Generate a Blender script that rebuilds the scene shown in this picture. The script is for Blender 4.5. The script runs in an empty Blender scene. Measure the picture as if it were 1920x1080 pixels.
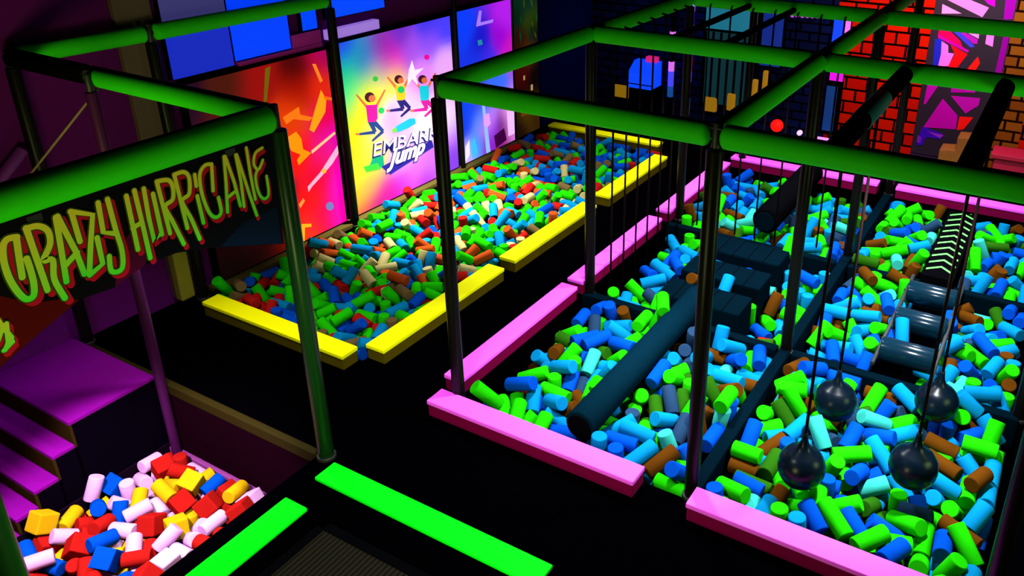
import bpy, bmesh, math, random
from mathutils import Vector, Matrix, Quaternion, Euler
random.seed(3)
SC = bpy.context.scene
COL = SC.collection
PI = math.pi
LETTERS=[[[(-2.286,2.062),(-2.321,2.067),(-2.343,2.043),(-2.356,1.979),(-2.355,1.906),(-2.341,1.838),(-2.319,1.792),(-2.289,1.793),(-2.275,1.841),(-2.272,1.912),(-2.274,1.96)],[(-2.289,2.058),(-2.299,1.978),(-2.309,1.89)]],[[(-2.244,2.086),(-2.238,1.942),(-2.232,1.793)],[(-2.245,2.084),(-2.198,2.077),(-2.168,2.041),(-2.174,1.984),(-2.214,1.927),(-2.181,1.912),(-2.195,1.827),(-2.175,1.727)]],[[(-2.124,2.087),(-2.137,1.944),(-2.151,1.796)],[(-2.117,2.089),(-2.083,1.913),(-2.072,1.797)],[(-2.138,1.868),(-2.079,1.904)]],[[(-2.062,2.091),(-1.977,2.044),(-2.018,1.911),(-2.052,1.79)],[(-2.059,2.085),(-2.056,1.948)],[(-2.053,1.783),(-1.987,1.809),(-1.983,1.936)]],[[(-1.942,2.087),(-1.951,1.949),(-1.905,1.925)],[(-1.899,2.089),(-1.896,1.94),(-1.891,1.832),(-1.91,1.751),(-1.957,1.758),(-1.952,1.831)]],[[(-1.815,2.074),(-1.819,1.809)],[(-1.774,2.086),(-1.772,1.899),(-1.772,1.745)],[(-1.82,1.918),(-1.776,1.928)]],[[(-1.729,2.08),(-1.736,1.939),(-1.735,1.813),(-1.696,1.841)],[(-1.692,2.041),(-1.692,1.834)]],[[(-1.662,2.092),(-1.652,1.824)],[(-1.662,2.092),(-1.607,2.081),(-1.591,2.041),(-1.604,1.982),(-1.648,1.96),(-1.627,1.875),(-1.595,1.744)]],[[(-1.571,2.096),(-1.56,1.815)],[(-1.571,2.096),(-1.521,2.093),(-1.5,2.056),(-1.516,1.979),(-1.559,1.955),(-1.531,1.852),(-1.508,1.736)]],[[(-1.477,1.954),(-1.472,1.809)],[(-1.469,2.062),(-1.472,2.005)]],[[(-1.369,2.085),(-1.407,2.089),(-1.442,2.053),(-1.45,1.956),(-1.432,1.852),(-1.401,1.811),(-1.366,1.827),(-1.366,1.906)],[(-1.369,2.085),(-1.388,1.951)]],[[(-1.295,2.101),(-1.309,1.972),(-1.331,1.814)],[(-1.289,2.1),(-1.264,1.957),(-1.252,1.82)],[(-1.316,1.888),(-1.275,1.902)]],[[(-1.228,2.089),(-1.224,1.944),(-1.231,1.807)],[(-1.222,2.088),(-1.186,1.85),(-1.165,1.733)],[(-1.16,2.106),(-1.162,1.961),(-1.158,1.822)]],[[(-1.065,2.078),(-1.112,2.063),(-1.132,2.01),(-1.109,1.973),(-1.074,2.013)],[(-1.115,1.975),(-1.136,1.935),(-1.132,1.852),(-1.106,1.806),(-1.072,1.822),(-1.067,1.921)]],[[(-2.444,1.779),(-2.429,1.716),(-2.463,1.664)],[(-2.429,1.716),(-2.411,1.656)],[(-2.414,1.724),(-2.427,1.644),(-2.446,1.616)],[(-2.416,1.669),(-2.412,1.636),(-2.451,1.616)]]]
SIGN=[(-2.614,1.497),(-2.481,1.546),(-2.304,1.616),(-2.115,1.687),(-1.959,1.672),(-1.811,1.715),(-1.64,1.711),(-1.485,1.671),(-1.322,1.614),(-1.018,1.503)]
BG1=[((0.728,1.685),(70,20,10)),((0.994,1.625),(150,10,10)),((0.225,1.709),(30,5,30)),((1.477,1.619),(50,0,0)),((1.745,1.666),(190,0,20)),((1.823,1.727),(150,0,120)),((1.443,1.424),(170,10,0)),((1.704,1.415),(230,40,0)),((1.339,1.192),(230,60,0)),((1.339,0.821),(255,20,0)),((1.72,1.091),(240,0,60)),((1.787,0.852),(230,0,190)),((1.831,0.439),(255,0,200)),((1.592,0.519),(250,0,40)),((1.384,0.307),(255,20,10)),((1.488,0.095),(255,0,60)),((1.779,0.103),(255,0,180)),((1.669,0.776),(240,20,110)),((1.297,-0.006),(255,60,0)),((0.86,0.917),(40,0,10)),((0.459,0.333),(20,0,5)),((0.861,0.281),(60,0,8)),((0.823,0.075),(20,4,4)),((0.615,-0.058),(15,3,3)),((0.975,-0.132),(20,4,4)),((1.069,0.029),(110,10,5)),((1.015,0.441),(60,4,6)),((0.433,-0.086),(12,3,3))]
BG2=[((2.024,1.689),(20,60,235)),((1.975,1.735),(40,60,240)),((2.222,1.56),(0,150,180)),((2.05,1.39),(0,220,130)),((1.983,1.188),(60,255,150)),((2.369,1.541),(20,90,210)),((2.025,0.983),(210,255,0)),((2.038,0.723),(255,240,0)),((1.976,0.614),(240,150,0)),((2.02,0.347),(255,230,0)),((2.172,0.434),(90,230,60)),((2.027,0.134),(255,200,0)),((2.061,-0.063),(230,80,60)),((2.224,-0.049),(200,0,110)),((2.558,-0.056),(220,0,180)),((2.907,-0.115),(220,60,230)),((3.287,-0.112),(200,80,250)),((3.512,-0.05),(130,60,230)),((3.583,1.634),(70,60,255)),((3.299,1.722),(50,50,240)),((2.863,1.671),(100,40,200)),((2.569,1.585),(110,30,170)),((2.735,1.44),(255,0,200)),((3.011,1.5),(170,80,240)),((3.319,1.501),(150,80,250)),((3.151,1.206),(240,140,255)),((3.525,1.249),(240,170,250)),((2.414,1.309),(200,250,60)),((2.685,1.249),(255,225,0)),((2.315,1.163),(255,230,0)),((2.895,0.903),(245,190,250)),((3.224,0.631),(250,230,255)),((2.589,0.832),(240,150,250)),((2.362,0.657),(250,200,120)),((2.787,0.377),(230,170,245)),((3.221,0.178),(210,110,250)),((2.179,0.202),(250,160,90)),((2.749,0.07),(200,40,220)),((2.394,-0.01),(215,10,150)),((3.098,-0.081),(180,50,240)),((2.892,0.139),(225,110,245)),((1.997,1.509),(0,190,150)),((2.166,1.282),(110,255,120)),((2.296,1.457),(30,150,190)),((2.226,1.072),(255,235,0)),((2.371,1.006),(255,230,0)),((2.071,0.538),(255,240,0)),((2.217,0.581),(255,215,60)),((2.643,1.543),(190,0,180)),((2.52,1.399),(200,120,200))]
BG3=[((3.943,1.542),(10,60,250)),((4.238,1.363),(20,20,200)),((4.119,1.192),(20,50,230)),((4.676,1.349),(150,0,210)),((4.806,1.593),(180,30,235)),((4.84,1.185),(210,20,190)),((4.383,1.139),(60,40,230)),((4.529,0.839),(50,110,255)),((3.967,0.633),(0,70,250)),((3.791,0.411),(0,60,240)),((4.22,0.431),(60,140,255)),((4.335,0.331),(210,120,250)),((4.437,0.161),(150,50,240)),((4.626,0.18),(90,0,60)),((4.813,0.311),(235,150,250)),((4.026,0.067),(30,150,255)),((3.849,0.002),(230,180,250)),((4.357,0.004),(140,20,200)),((4.649,-0.009),(150,10,110)),((4.837,0.085),(220,130,230)),((4.182,0.647),(60,60,230))]
S1=[((255,160,20),[(1.708,1.37),(1.759,1.261),(1.728,1.143),(1.554,0.983),(1.505,1.023),(1.6,1.194)]),((255,150,10),[(1.346,1.05),(1.396,0.965),(1.399,0.857),(1.489,0.793),(1.321,0.718),(1.309,0.776),(1.359,0.815),(1.263,0.88),(1.217,0.982),(1.246,1.026)]),((255,200,150),[(1.492,0.814),(1.81,0.92),(1.824,0.894),(1.498,0.781)]),((255,180,215),[(1.39,0.474),(1.565,0.565),(1.685,0.658),(1.846,0.77),(1.849,0.683),(1.736,0.605),(1.581,0.522),(1.443,0.456),(1.392,0.417)]),((255,190,30),[(1.591,0.585),(1.639,0.589),(1.642,0.54),(1.596,0.54)]),((110,125,190),[(1.682,0.159),(1.669,0.137),(1.643,0.129),(1.614,0.138),(1.59,0.161),(1.582,0.189),(1.59,0.213),(1.614,0.225),(1.643,0.22),(1.669,0.2)]),((255,150,70),[(1.254,0.335),(1.317,0.378),(1.334,0.344),(1.269,0.292)]),((255,180,30),[(1.252,0.128),(1.37,0.086),(1.369,0.053),(1.288,0.075),(1.262,-0.079),(1.232,-0.057)]),((255,130,30),[(1.641,1.636),(1.684,1.627),(1.744,1.45),(1.708,1.44)]),((255,110,10),[(1.731,1.303),(1.864,1.262),(1.859,1.236),(1.737,1.266)]),((255,120,20),[(1.218,1.223),(1.417,1.275),(1.421,1.196),(1.568,1.131),(1.519,1.108),(1.336,1.175),(1.246,1.147)]),((110,90,10),[(1.108,1.706),(1.168,1.713),(1.071,1.412),(1.035,1.411)])]
S2=[((250,240,255),[(3.017,1.287),(3.012,1.278),(2.999,1.272),(2.983,1.273),(2.968,1.279),(2.958,1.289),(2.955,1.301),(2.96,1.31),(2.973,1.316),(2.988,1.315),(3.004,1.309),(3.014,1.299)]),((225,110,60),[(2.304,1.053),(2.166,1.218),(2.148,1.212),(2.271,1.042)]),((225,110,60),[(2.432,1.015),(2.578,1.164),(2.558,1.177),(2.398,1.037)]),((25,60,130),[(2.274,0.89),(2.339,0.757),(2.388,0.76),(2.343,0.895)]),((25,60,130),[(2.363,0.778),(2.138,0.813),(2.138,0.788),(2.364,0.739)]),((25,60,130),[(2.322,0.869),(2.461,0.73),(2.498,0.744),(2.379,0.894)]),((25,60,130),[(2.466,0.754),(2.299,0.687),(2.316,0.666),(2.494,0.72)]),((225,110,60),[(2.14,0.813),(2.086,0.826),(2.083,0.806),(2.136,0.788)]),((235,10,150),[(2.269,1.077),(2.432,1.043),(2.418,0.896),(2.384,0.868),(2.271,0.892),(2.27,0.967)]),((70,20,40),[(2.409,1.128),(2.395,1.103),(2.366,1.09),(2.328,1.092),(2.293,1.108),(2.27,1.134),(2.264,1.163),(2.277,1.186),(2.306,1.199),(2.343,1.198),(2.378,1.182),(2.402,1.157)]),((225,110,60),[(2.418,1.111),(2.408,1.094),(2.388,1.085),(2.362,1.086),(2.338,1.097),(2.321,1.115),(2.317,1.135),(2.326,1.152),(2.347,1.161),(2.372,1.16),(2.397,1.149),(2.414,1.131)]),((225,110,60),[(2.759,1.155),(2.628,1.299),(2.609,1.292),(2.724,1.143)]),((225,110,60),[(2.877,1.12),(3.007,1.253),(2.986,1.265),(2.841,1.142)]),((30,25,110),[(2.727,1.011),(2.79,0.895),(2.842,0.898),(2.801,1.016)]),((30,25,110),[(2.815,0.917),(2.608,0.944),(2.609,0.918),(2.817,0.876)]),((30,25,110),[(2.772,0.991),(2.904,0.871),(2.942,0.887),(2.833,1.017)]),((30,25,110),[(2.908,0.896),(2.757,0.835),(2.776,0.813),(2.938,0.862)]),((225,110,60),[(2.61,0.943),(2.56,0.954),(2.557,0.933),(2.607,0.918)]),((250,190,20),[(2.724,1.175),(2.874,1.146),(2.863,1.017),(2.833,0.993),(2.729,1.012),(2.727,1.078)]),((70,20,40),[(2.851,1.22),(2.839,1.199),(2.812,1.187),(2.778,1.188),(2.746,1.202),(2.724,1.225),(2.718,1.25),(2.73,1.271),(2.756,1.282),(2.79,1.281),(2.822,1.268),(2.845,1.245)]),((225,110,60),[(2.86,1.205),(2.852,1.19),(2.833,1.182),(2.809,1.183),(2.787,1.193),(2.771,1.208),(2.767,1.226),(2.775,1.241),(2.794,1.249),(2.817,1.248),(2.84,1.238),(2.856,1.223)]),((225,110,60),[(3.133,1.068),(2.991,1.219),(2.97,1.212),(3.097,1.056)]),((225,110,60),[(3.261,1.031),(3.398,1.168),(3.375,1.182),(3.221,1.055)]),((220,30,160),[(3.101,0.919),(3.171,0.798),(3.228,0.8),(3.181,0.924)]),((220,30,160),[(3.198,0.82),(2.976,0.85),(2.977,0.823),(3.201,0.778)]),((220,30,160),[(3.151,0.898),(3.294,0.772),(3.335,0.788),(3.216,0.924)]),((220,30,160),[(3.298,0.798),(3.137,0.735),(3.158,0.712),(3.331,0.762)]),((225,110,60),[(2.978,0.85),(2.924,0.861),(2.921,0.839),(2.975,0.823)]),((20,200,220),[(3.096,1.09),(3.257,1.059),(3.248,0.924),(3.216,0.899),(3.104,0.92),(3.101,0.989)]),((70,20,40),[(3.231,1.136),(3.219,1.114),(3.19,1.102),(3.154,1.103),(3.119,1.118),(3.095,1.141),(3.088,1.168),(3.1,1.189),(3.128,1.201),(3.165,1.2),(3.2,1.186),(3.224,1.162)]),((225,110,60),[(3.241,1.12),(3.232,1.105),(3.213,1.097),(3.187,1.098),(3.163,1.108),(3.146,1.124),(3.141,1.142),(3.15,1.158),(3.169,1.166),(3.195,1.165),(3.219,1.155),(3.236,1.139)]),((20,190,90),[(2.527,0.954),(2.518,0.939),(2.5,0.931),(2.476,0.933),(2.454,0.943),(2.439,0.96),(2.435,0.978),(2.443,0.993),(2.462,1.001),(2.485,1.0),(2.508,0.989),(2.523,0.973)]),((20,190,90),[(2.861,1.102),(2.851,1.085),(2.829,1.076),(2.801,1.077),(2.774,1.089),(2.756,1.107),(2.751,1.128),(2.761,1.145),(2.782,1.155),(2.81,1.154),(2.837,1.142),(2.856,1.123)]),((60,200,60),[(2.48,1.307),(2.473,1.294),(2.457,1.287),(2.437,1.288),(2.417,1.296),(2.405,1.309),(2.401,1.325),(2.408,1.338),(2.424,1.345),(2.444,1.344),(2.464,1.336),(2.477,1.323)]),((235,10,160),[(3.304,1.372),(3.296,1.358),(3.278,1.351),(3.254,1.351),(3.232,1.36),(3.216,1.374),(3.212,1.39),(3.22,1.404),(3.238,1.412),(3.261,1.412),(3.283,1.403),(3.299,1.389)]),((20,180,230),[(2.615,0.722),(2.728,0.747),(2.906,0.767),(2.985,0.746),(2.995,0.686),(2.861,0.665),(2.701,0.664),(2.616,0.681)]),((120,220,60),[(2.609,0.723),(2.678,0.727),(2.686,0.668),(2.616,0.681)]),((250,235,255),[(2.955,1.301),(3.014,1.397),(3.049,1.281),(3.195,1.272),(3.057,1.213),(3.076,1.097),(2.99,1.194),(2.902,1.126),(2.93,1.229)]),((0,170,120),[(2.299,0.513),(2.443,0.469),(2.442,0.344),(2.209,0.397)]),((60,220,60),[(2.143,0.44),(2.346,0.42),(2.395,0.337),(2.177,0.374)]),((40,30,160),[(2.398,0.358),(3.237,0.418),(3.262,0.326),(2.519,0.227)])]
T2={'embark': [(2.272,0.523),(2.288,0.637),(3.664,0.365),(3.726,0.489)],'jump': [(2.49,0.27),(3.207,0.392),(2.515,0.46)]}
S3=[((170,120,255),[(4.183,1.595),(4.247,1.742),(4.299,1.735),(4.267,1.601),(4.525,1.598),(4.512,1.561),(4.18,1.564)]),((150,190,255),[(4.214,0.639),(4.268,0.626),(4.349,-0.102),(4.259,-0.089)]),((235,160,250),[(4.255,0.457),(4.355,0.452),(4.378,0.305),(4.286,0.274),(4.235,0.344)]),((245,190,255),[(4.733,0.382),(4.926,0.362),(4.896,0.031),(4.748,0.029)]),((60,190,255),[(3.948,0.161),(4.039,0.218),(4.088,0.013),(3.983,-0.061)]),((240,230,255),[(3.851,0.154),(3.931,0.221),(3.926,0.028),(3.823,-0.046)]),((60,0,60),[(4.435,0.125),(4.661,0.171),(4.71,-0.005),(4.469,-0.051)]),((30,140,160),[(4.188,1.398),(4.272,1.395),(4.289,1.334),(4.204,1.331)])]
MURAL=[((255,130,255),[(1.861,1.989),(2.336,1.833),(2.284,1.717),(1.826,1.9),(1.82,1.986)]),((255,150,255),[(1.821,1.83),(2.053,1.738),(1.831,1.717)]),((190,0,200),[(2.167,2.014),(2.371,2.031),(2.397,1.847),(2.32,1.874)]),((150,0,170),[(2.488,1.99),(2.671,2.006),(2.663,1.728),(2.516,1.714)]),((205,0,90),[(1.832,1.557),(1.936,1.542),(2.091,1.416),(2.139,1.332),(1.831,1.459)]),((190,0,180),[(1.83,1.468),(2.209,1.313),(2.197,1.285),(1.837,1.424)]),((60,60,230),[(1.845,1.585),(1.993,1.601),(2.266,1.364),(2.219,1.35),(1.99,1.521)]),((255,150,255),[(2.022,1.577),(2.28,1.604),(2.289,1.464)]),((170,20,190),[(1.988,1.582),(2.283,1.455),(2.284,1.402),(2.243,1.397)]),((255,130,255),[(2.364,1.586),(2.446,1.577),(2.457,1.386),(2.372,1.412)]),((30,40,210),[(1.805,1.411),(1.89,1.411),(1.926,1.088),(1.833,1.076)]),((250,120,255),[(1.885,1.393),(1.968,1.348),(1.983,1.259),(2.051,1.258),(2.01,1.098),(1.893,1.084),(1.903,1.232)]),((255,10,20),[(1.992,1.36),(2.2,1.267),(2.113,1.093),(2.005,1.079),(2.061,1.251)]),((255,25,20),[(2.318,1.254),(2.356,1.178),(2.317,1.074),(2.218,1.07)]),((140,0,160),[(2.55,1.536),(2.661,1.531),(2.673,1.093),(2.539,1.076)]),((190,0,190),[(1.81,0.879),(1.958,0.893),(1.822,0.582),(1.802,0.592)]),((180,0,180),[(2.088,0.873),(2.334,0.883),(2.369,0.814),(2.092,0.78)]),((185,10,185),[(2.099,0.738),(2.435,0.756),(2.429,0.662),(2.304,0.542)]),((190,0,185),[(2.015,0.688),(2.219,0.503),(2.226,0.325),(1.844,0.288)]),((255,20,20),[(2.243,0.494),(2.4,0.507),(2.316,0.34),(2.24,0.315)]),((60,10,200),[(1.831,0.298),(2.076,0.248),(2.077,0.17),(1.9,0.165),(1.869,0.054),(1.798,0.041)]),((150,40,220),[(1.899,0.244),(2.103,0.227),(2.064,0.181)]),((120,30,200),[(1.796,0.174),(1.847,0.156),(1.842,0.076),(1.798,0.081)])]
MURALBOX=[(1.729,1.874),(2.038,-0.036),(2.892,-0.018),(2.539,1.944)]
BROWN=[(2.128,0.169),(2.31,0.188),(2.304,0.353),(2.433,0.362),(2.418,0.026),(2.128,0.025)]
PT={'brickR': [(0.618,1.167),(1.994,-0.044)],'blueobj': [(-2.177,0.326),(-1.817,0.715)],'amber': [(-2.605,0.06),(-2.175,0.261)],'led1': [(-1.63,0.715),(-1.672,0.355)],'led1b': [(-1.627,1.137),(-1.661,0.827)],'led2': [(-1.376,1.605),(-1.383,0.474)],'teal': [(-1.194,1.62),(-0.43,1.191)],'teal2': [(-1.198,1.07),(-0.578,1.16),(-1.141,0.193)],'blue2': [(-0.466,1.6),(-0.069,1.287)],'y1': [(-1.134,0.075),(-0.941,0.262)],'y2': [(-0.794,0.128),(-0.668,0.356)],'y3': [(-0.469,0.332),(-0.237,0.74)],'str': [(0.051,1.523),(0.537,1.556)],'pb': [(0.576,1.232),(0.765,1.625)],'red': [(-0.029,0.0)],'w1': [(0.292,-0.046),(0.589,1.129)],'pinkwin': [(0.618,0.887),(0.774,0.751)],'bluestrip': [(0.608,0.083),(0.703,0.648)],'lowpink': [(0.554,-0.078),(0.734,-0.062)],'redR': [(2.68,0.794),(3.089,-0.119)],'oliveR': [(2.629,1.524),(2.839,1.172)],'pinkR': [(2.738,0.162),(3.07,-0.018)],'jung': [(-4.453,1.337),(-4.002,-0.682)],'topmag': [(0.383,1.69),(1.136,1.79)]}
JUNG=[(4.955,1.769),(5.536,1.688),(5.503,-0.023),(4.931,-0.016)]
RAIL=[(-1.199,1.391),(-0.747,1.765)]
FOAM = [
    1,0,2,1,2614,178,-53,394,224,-550,-701, 1,0,1,1,2831,119,-51,246,-554,-357,-711, 1,0,2,1,3302,439,-133,318,-89,873,-358, 1,2,0,1,2963,111,-74,315,572,436,-620,
    1,0,2,1,2977,435,-124,129,-803,302,498, 1,2,0,1,2497,136,-57,724,-514,-195,416, 0,1,2,1,1372,133,-88,341,-35,625,701, 1,1,0,1,3335,683,-110,669,-197,436,569,
    1,0,0,1,3254,216,-143,18,977,74,-200, 0,3,2,1,1500,180,-111,193,-121,-810,541, 1,0,1,1,3267,1335,-83,328,632,315,628, 1,3,0,1,3298,984,-70,345,85,-677,645,
    1,0,2,1,2557,814,-66,424,320,578,619, 1,2,2,1,3192,392,-156,118,59,608,-783, 1,0,1,1,2002,137,-84,766,92,616,-159, 1,6,1,1,2326,859,-14,373,691,616,55,
    1,6,0,1,2733,713,-178,126,797,216,-549, 1,1,2,1,2719,925,-80,474,748,398,240, 1,0,2,1,2063,1139,-22,185,639,718,205, 0,0,2,1,170,100,-38,305,-883,299,-194,
    1,0,0,1,1960,505,-80,689,235,653,209, 0,1,2,1,1259,310,-66,396,-652,409,-502, 1,3,1,1,3042,1304,-146,708,-314,-568,278, 1,4,2,1,2124,517,-115,698,684,134,-165,
    1,6,2,1,2598,1287,-100,8,637,573,516, 1,1,0,1,3116,888,-125,8,832,32,553, 1,3,2,1,3078,1096,-136,669,-500,-492,245, 1,1,0,1,3138,1706,-22,581,-341,-292,679,
    0,2,2,1,293,348,-47,84,821,-123,-552, 3,1,2,1,3205,1948,-64,458,416,516,592, 1,0,1,1,2325,60,-115,871,6,-36,490, 0,2,2,1,1685,594,-132,392,-425,599,554,
    1,1,1,1,2436,54,-129,781,-28,-36,623, 0,0,2,1,1682,820,36,668,-732,-109,-78, 1,0,1,1,3085,406,-183,177,-102,-615,-762, 0,2,1,1,1646,115,-85,73,-32,918,390,
    1,2,1,1,2628,678,-95,655,490,276,-504, 1,0,2,1,3101,162,-145,441,222,407,-768, 0,1,0,1,1107,54,-71,18,-617,-787,15, 0,3,0,1,1565,640,-113,671,72,-147,-723,
    1,1,1,1,2745,1653,-86,300,352,-515,-722, 1,1,2,1,2803,1345,-172,336,-123,-667,653, 0,7,1,1,1274,811,-124,336,86,864,-366, 1,0,2,1,2532,1573,-127,789,-396,315,348,
    1,2,0,1,2514,968,-54,179,146,-856,463, 0,2,2,1,1106,950,-33,520,594,-472,392, 1,7,0,1,3007,579,-157,516,-553,-547,359, 1,1,0,1,2223,104,-120,294,-196,627,694,
    0,0,1,1,413,122,-116,472,705,-272,454, 1,2,1,1,1914,707,-104,64,118,871,-472, 1,1,1,1,2174,910,-76,395,226,-774,441, 3,2,2,1,3146,2699,-89,441,714,-151,522,
    0,1,1,1,1328,601,-134,505,-769,392,14, 0,7,2,1,1463,584,-155,816,-578,-17,15, 1,0,1,1,3322,1558,-121,594,-248,-213,-734, 1,2,1,1,2069,1611,-42,581,-708,392,-89,
    1,2,0,1,2718,229,-90,53,434,-398,-806, 0,2,1,1,1204,180,-79,83,-643,-207,733, 1,2,1,1,2658,1188,-142,276,-750,-285,530, 0,2,2,1,445,1194,-87,304,67,666,678,
    1,3,0,1,1966,450,-170,503,493,-514,-489, 1,4,1,1,2031,1070,-120,97,-374,104,917, 1,2,0,1,2062,255,-113,184,734,167,632, 3,1,0,1,3235,2498,-156,754,-613,20,-236,
    3,1,2,1,2546,2456,-36,322,538,742,-239, 0,1,2,1,1568,1164,-47,175,666,-349,-635, 1,2,0,1,1923,55,-128,388,-40,-17,921, 0,6,1,1,505,997,-171,88,260,-813,514,
    0,4,1,1,1522,970,-53,751,97,-354,-549, 0,0,1,1,608,121,-158,82,209,-795,563, 3,1,2,1,2204,2767,-143,762,-100,609,-195, 0,1,0,1,564,380,-127,546,-228,-804,-58,
    0,1,1,1,413,736,-87,480,492,249,682, 0,2,1,1,1646,1638,-102,667,-506,-459,-296, 0,1,2,1,1418,1634,-84,496,-825,232,-140, 1,0,1,1,2470,665,-114,726,189,57,659,
    3,1,0,1,2911,2522,-76,891,-168,409,103, 1,2,2,1,2677,54,-170,683,-185,-682,185, 1,0,2,1,2612,386,-131,719,147,501,459, 0,2,0,1,1227,73,-126,25,-288,957,29,
    0,2,2,1,667,1220,-79,557,546,309,544, 1,3,2,1,3262,562,-170,607,136,-666,-412, 1,0,1,1,3257,960,-171,149,-166,687,691, 0,1,1,1,398,345,-145,532,660,519,-105,
    1,4,1,1,2744,538,-193,462,-705,496,209, 1,0,0,1,3197,764,-199,258,-436,815,281, 1,0,0,1,2889,689,-233,0,-472,882,0, 2,2,2,1,1607,3020,-59,372,-372,602,-602,
    3,2,1,1,2124,1982,-100,135,-302,537,776, 3,0,2,1,1953,2233,-120,424,828,-366,-26, 1,1,0,1,3101,839,-224,160,-10,926,341, 1,2,2,1,2284,1705,-127,592,-384,598,-380,
    1,1,0,1,3365,966,-167,610,-679,303,273, 1,2,1,1,2884,346,-157,251,-496,-213,804, 3,1,0,1,2948,2207,-174,271,41,452,849, 0,0,1,1,808,1638,130,687,-657,-38,309,
    0,0,2,1,633,1633,-80,642,-672,-295,-223, 3,1,1,1,1972,2625,-94,349,-628,-359,596, 2,3,1,1,1454,2563,-141,243,954,113,-132, 0,0,2,1,474,522,-171,260,-676,-207,657,
    3,2,0,1,2376,1969,-113,745,-359,-184,-531, 3,1,1,1,3306,3144,-148,756,382,514,-134, 5,4,2,1,1984,3655,-65,690,81,715,78, 3,0,1,1,3342,2415,-138,168,-180,-939,-239,
    5,1,2,1,2994,3769,-107,225,-233,-228,-918, 0,0,0,1,1461,811,-92,57,-269,-890,364, 1,1,2,1,3267,1229,-219,473,484,735,43, 3,3,1,1,2979,3221,-170,615,-558,-552,72,
    3,0,1,1,2085,2248,-89,256,-163,-469,829, 0,1,2,1,1258,1417,-108,217,-387,-757,-480, 0,0,2,1,1214,994,-58,111,-238,860,437, 3,2,2,1,2335,2941,-66,263,48,706,-656,
    5,2,1,1,3142,3790,-104,175,318,728,-582, 5,0,2,1,2186,3951,-33,786,-280,500,-232, 5,0,2,1,2880,4211,-60,144,492,-748,421, 0,6,0,1,1455,398,-150,714,-134,-155,669,
    3,2,2,1,3089,2382,-177,800,380,-5,-465, 0,7,1,1,1092,1607,-105,77,-941,302,131, 1,1,2,1,3365,173,-144,474,-594,508,406, 0,2,2,1,716,225,-228,344,714,-239,-560,
    1,2,0,1,2625,1509,-172,961,-198,156,-111, 1,6,0,1,2126,105,-163,734,-605,228,210, 1,2,0,1,3200,1548,-170,628,-395,618,261, 0,2,1,1,1508,1498,-94,316,-890,25,328,
    1,1,1,1,3366,1180,-162,374,-339,-579,-640, 1,0,1,1,2757,1458,-178,5,-414,-543,730, 1,2,1,1,3366,690,-224,604,-338,353,630, 0,0,2,1,258,172,-171,81,-378,598,-702,
    0,1,1,1,508,1435,-120,395,6,894,213, 1,3,1,1,2064,727,-146,550,542,-621,133, 0,2,2,1,1624,360,-202,36,-326,85,941, 1,3,2,1,2234,266,-192,321,-300,-471,-765,
    3,3,1,1,2072,3348,-54,229,-215,658,-684, 0,4,1,1,1200,727,-177,639,700,312,67, 3,2,2,1,2290,2043,-148,791,271,-535,-116, 0,2,0,1,484,720,-190,601,-301,-491,-554,
    0,3,0,1,1136,1706,-114,83,-772,621,-103, 1,0,1,1,1915,1036,-134,343,-677,-581,-294, 1,0,1,1,2021,1240,-14,598,469,-561,-329, 3,0,0,1,3000,2566,-135,167,-722,314,593,
    0,1,1,1,1285,1369,-215,301,-742,-555,225, 1,2,0,1,2492,467,-125,29,955,-294,30, 2,1,2,1,324,2470,-182,145,404,504,749, 0,0,2,1,211,634,-176,111,827,119,-538,
    2,0,0,1,1633,2515,-194,257,572,-255,-736, 0,0,1,1,1625,55,-175,454,546,517,479, 0,2,0,1,152,1447,-108,572,560,454,-390, 1,0,0,1,1967,931,-171,683,-321,620,215,
    2,0,2,1,260,2275,-215,806,205,-408,-376, 4,1,2,1,1426,3692,-71,656,109,-734,135, 0,2,2,1,334,1643,-114,6,-224,-960,-166, 3,1,1,1,2279,2220,-138,344,-40,858,-379,
    3,1,1,1,3319,2029,-143,221,-128,858,-445, 0,1,0,1,1310,1671,-49,113,499,-842,172, 2,2,0,1,1457,2255,-275,323,706,-48,629, 1,0,1,1,3103,1640,-101,146,-33,470,-870,
    1,0,1,1,1979,1348,-34,237,857,-230,-396, 2,1,2,1,340,2644,-139,248,783,325,469, 3,0,2,1,3086,2624,-171,422,133,-693,-568, 0,0,2,1,1056,762,-152,557,347,-139,742,
    0,0,1,1,341,938,-133,844,-183,333,378, 1,4,2,1,2914,124,-186,577,30,-569,585, 2,0,1,1,1462,2405,-246,795,440,396,-132, 4,2,1,1,1658,3741,-76,389,-270,-588,-656,
    5,4,1,1,3024,4651,-79,698,347,-610,-138, 3,0,2,1,2237,3391,-132,712,510,-254,-411, 0,0,2,1,462,128,-217,352,403,-788,304, 0,4,1,1,1340,882,-176,633,-469,68,612,
    3,4,1,1,3197,3351,-180,204,162,-532,-805, 3,1,2,1,2014,2848,-138,102,872,-31,-478, 4,1,2,1,1288,4225,-108,453,-247,-192,-835, 4,0,2,1,287,4167,-31,510,746,382,-194,
    0,7,1,1,294,1418,-145,290,166,866,-371, 0,3,0,1,198,976,-155,625,274,479,-552, 0,1,1,1,744,819,-84,1,965,39,-261, 1,2,1,1,3053,1532,-220,0,-957,292,0,
    3,0,2,1,2386,2223,-94,68,-416,-820,-386, 3,1,1,1,3024,3066,-190,63,-653,610,445, 4,6,0,1,1630,4228,-40,47,-802,-129,-582, 0,3,0,1,1309,1579,-171,237,676,205,666,
    0,1,0,1,149,854,-185,327,-932,61,-142, 3,1,2,1,2117,2149,-140,535,272,-748,-283, 0,6,1,1,1668,773,-121,938,-18,102,331, 1,0,1,1,2478,296,-100,145,356,-754,533,
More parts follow.
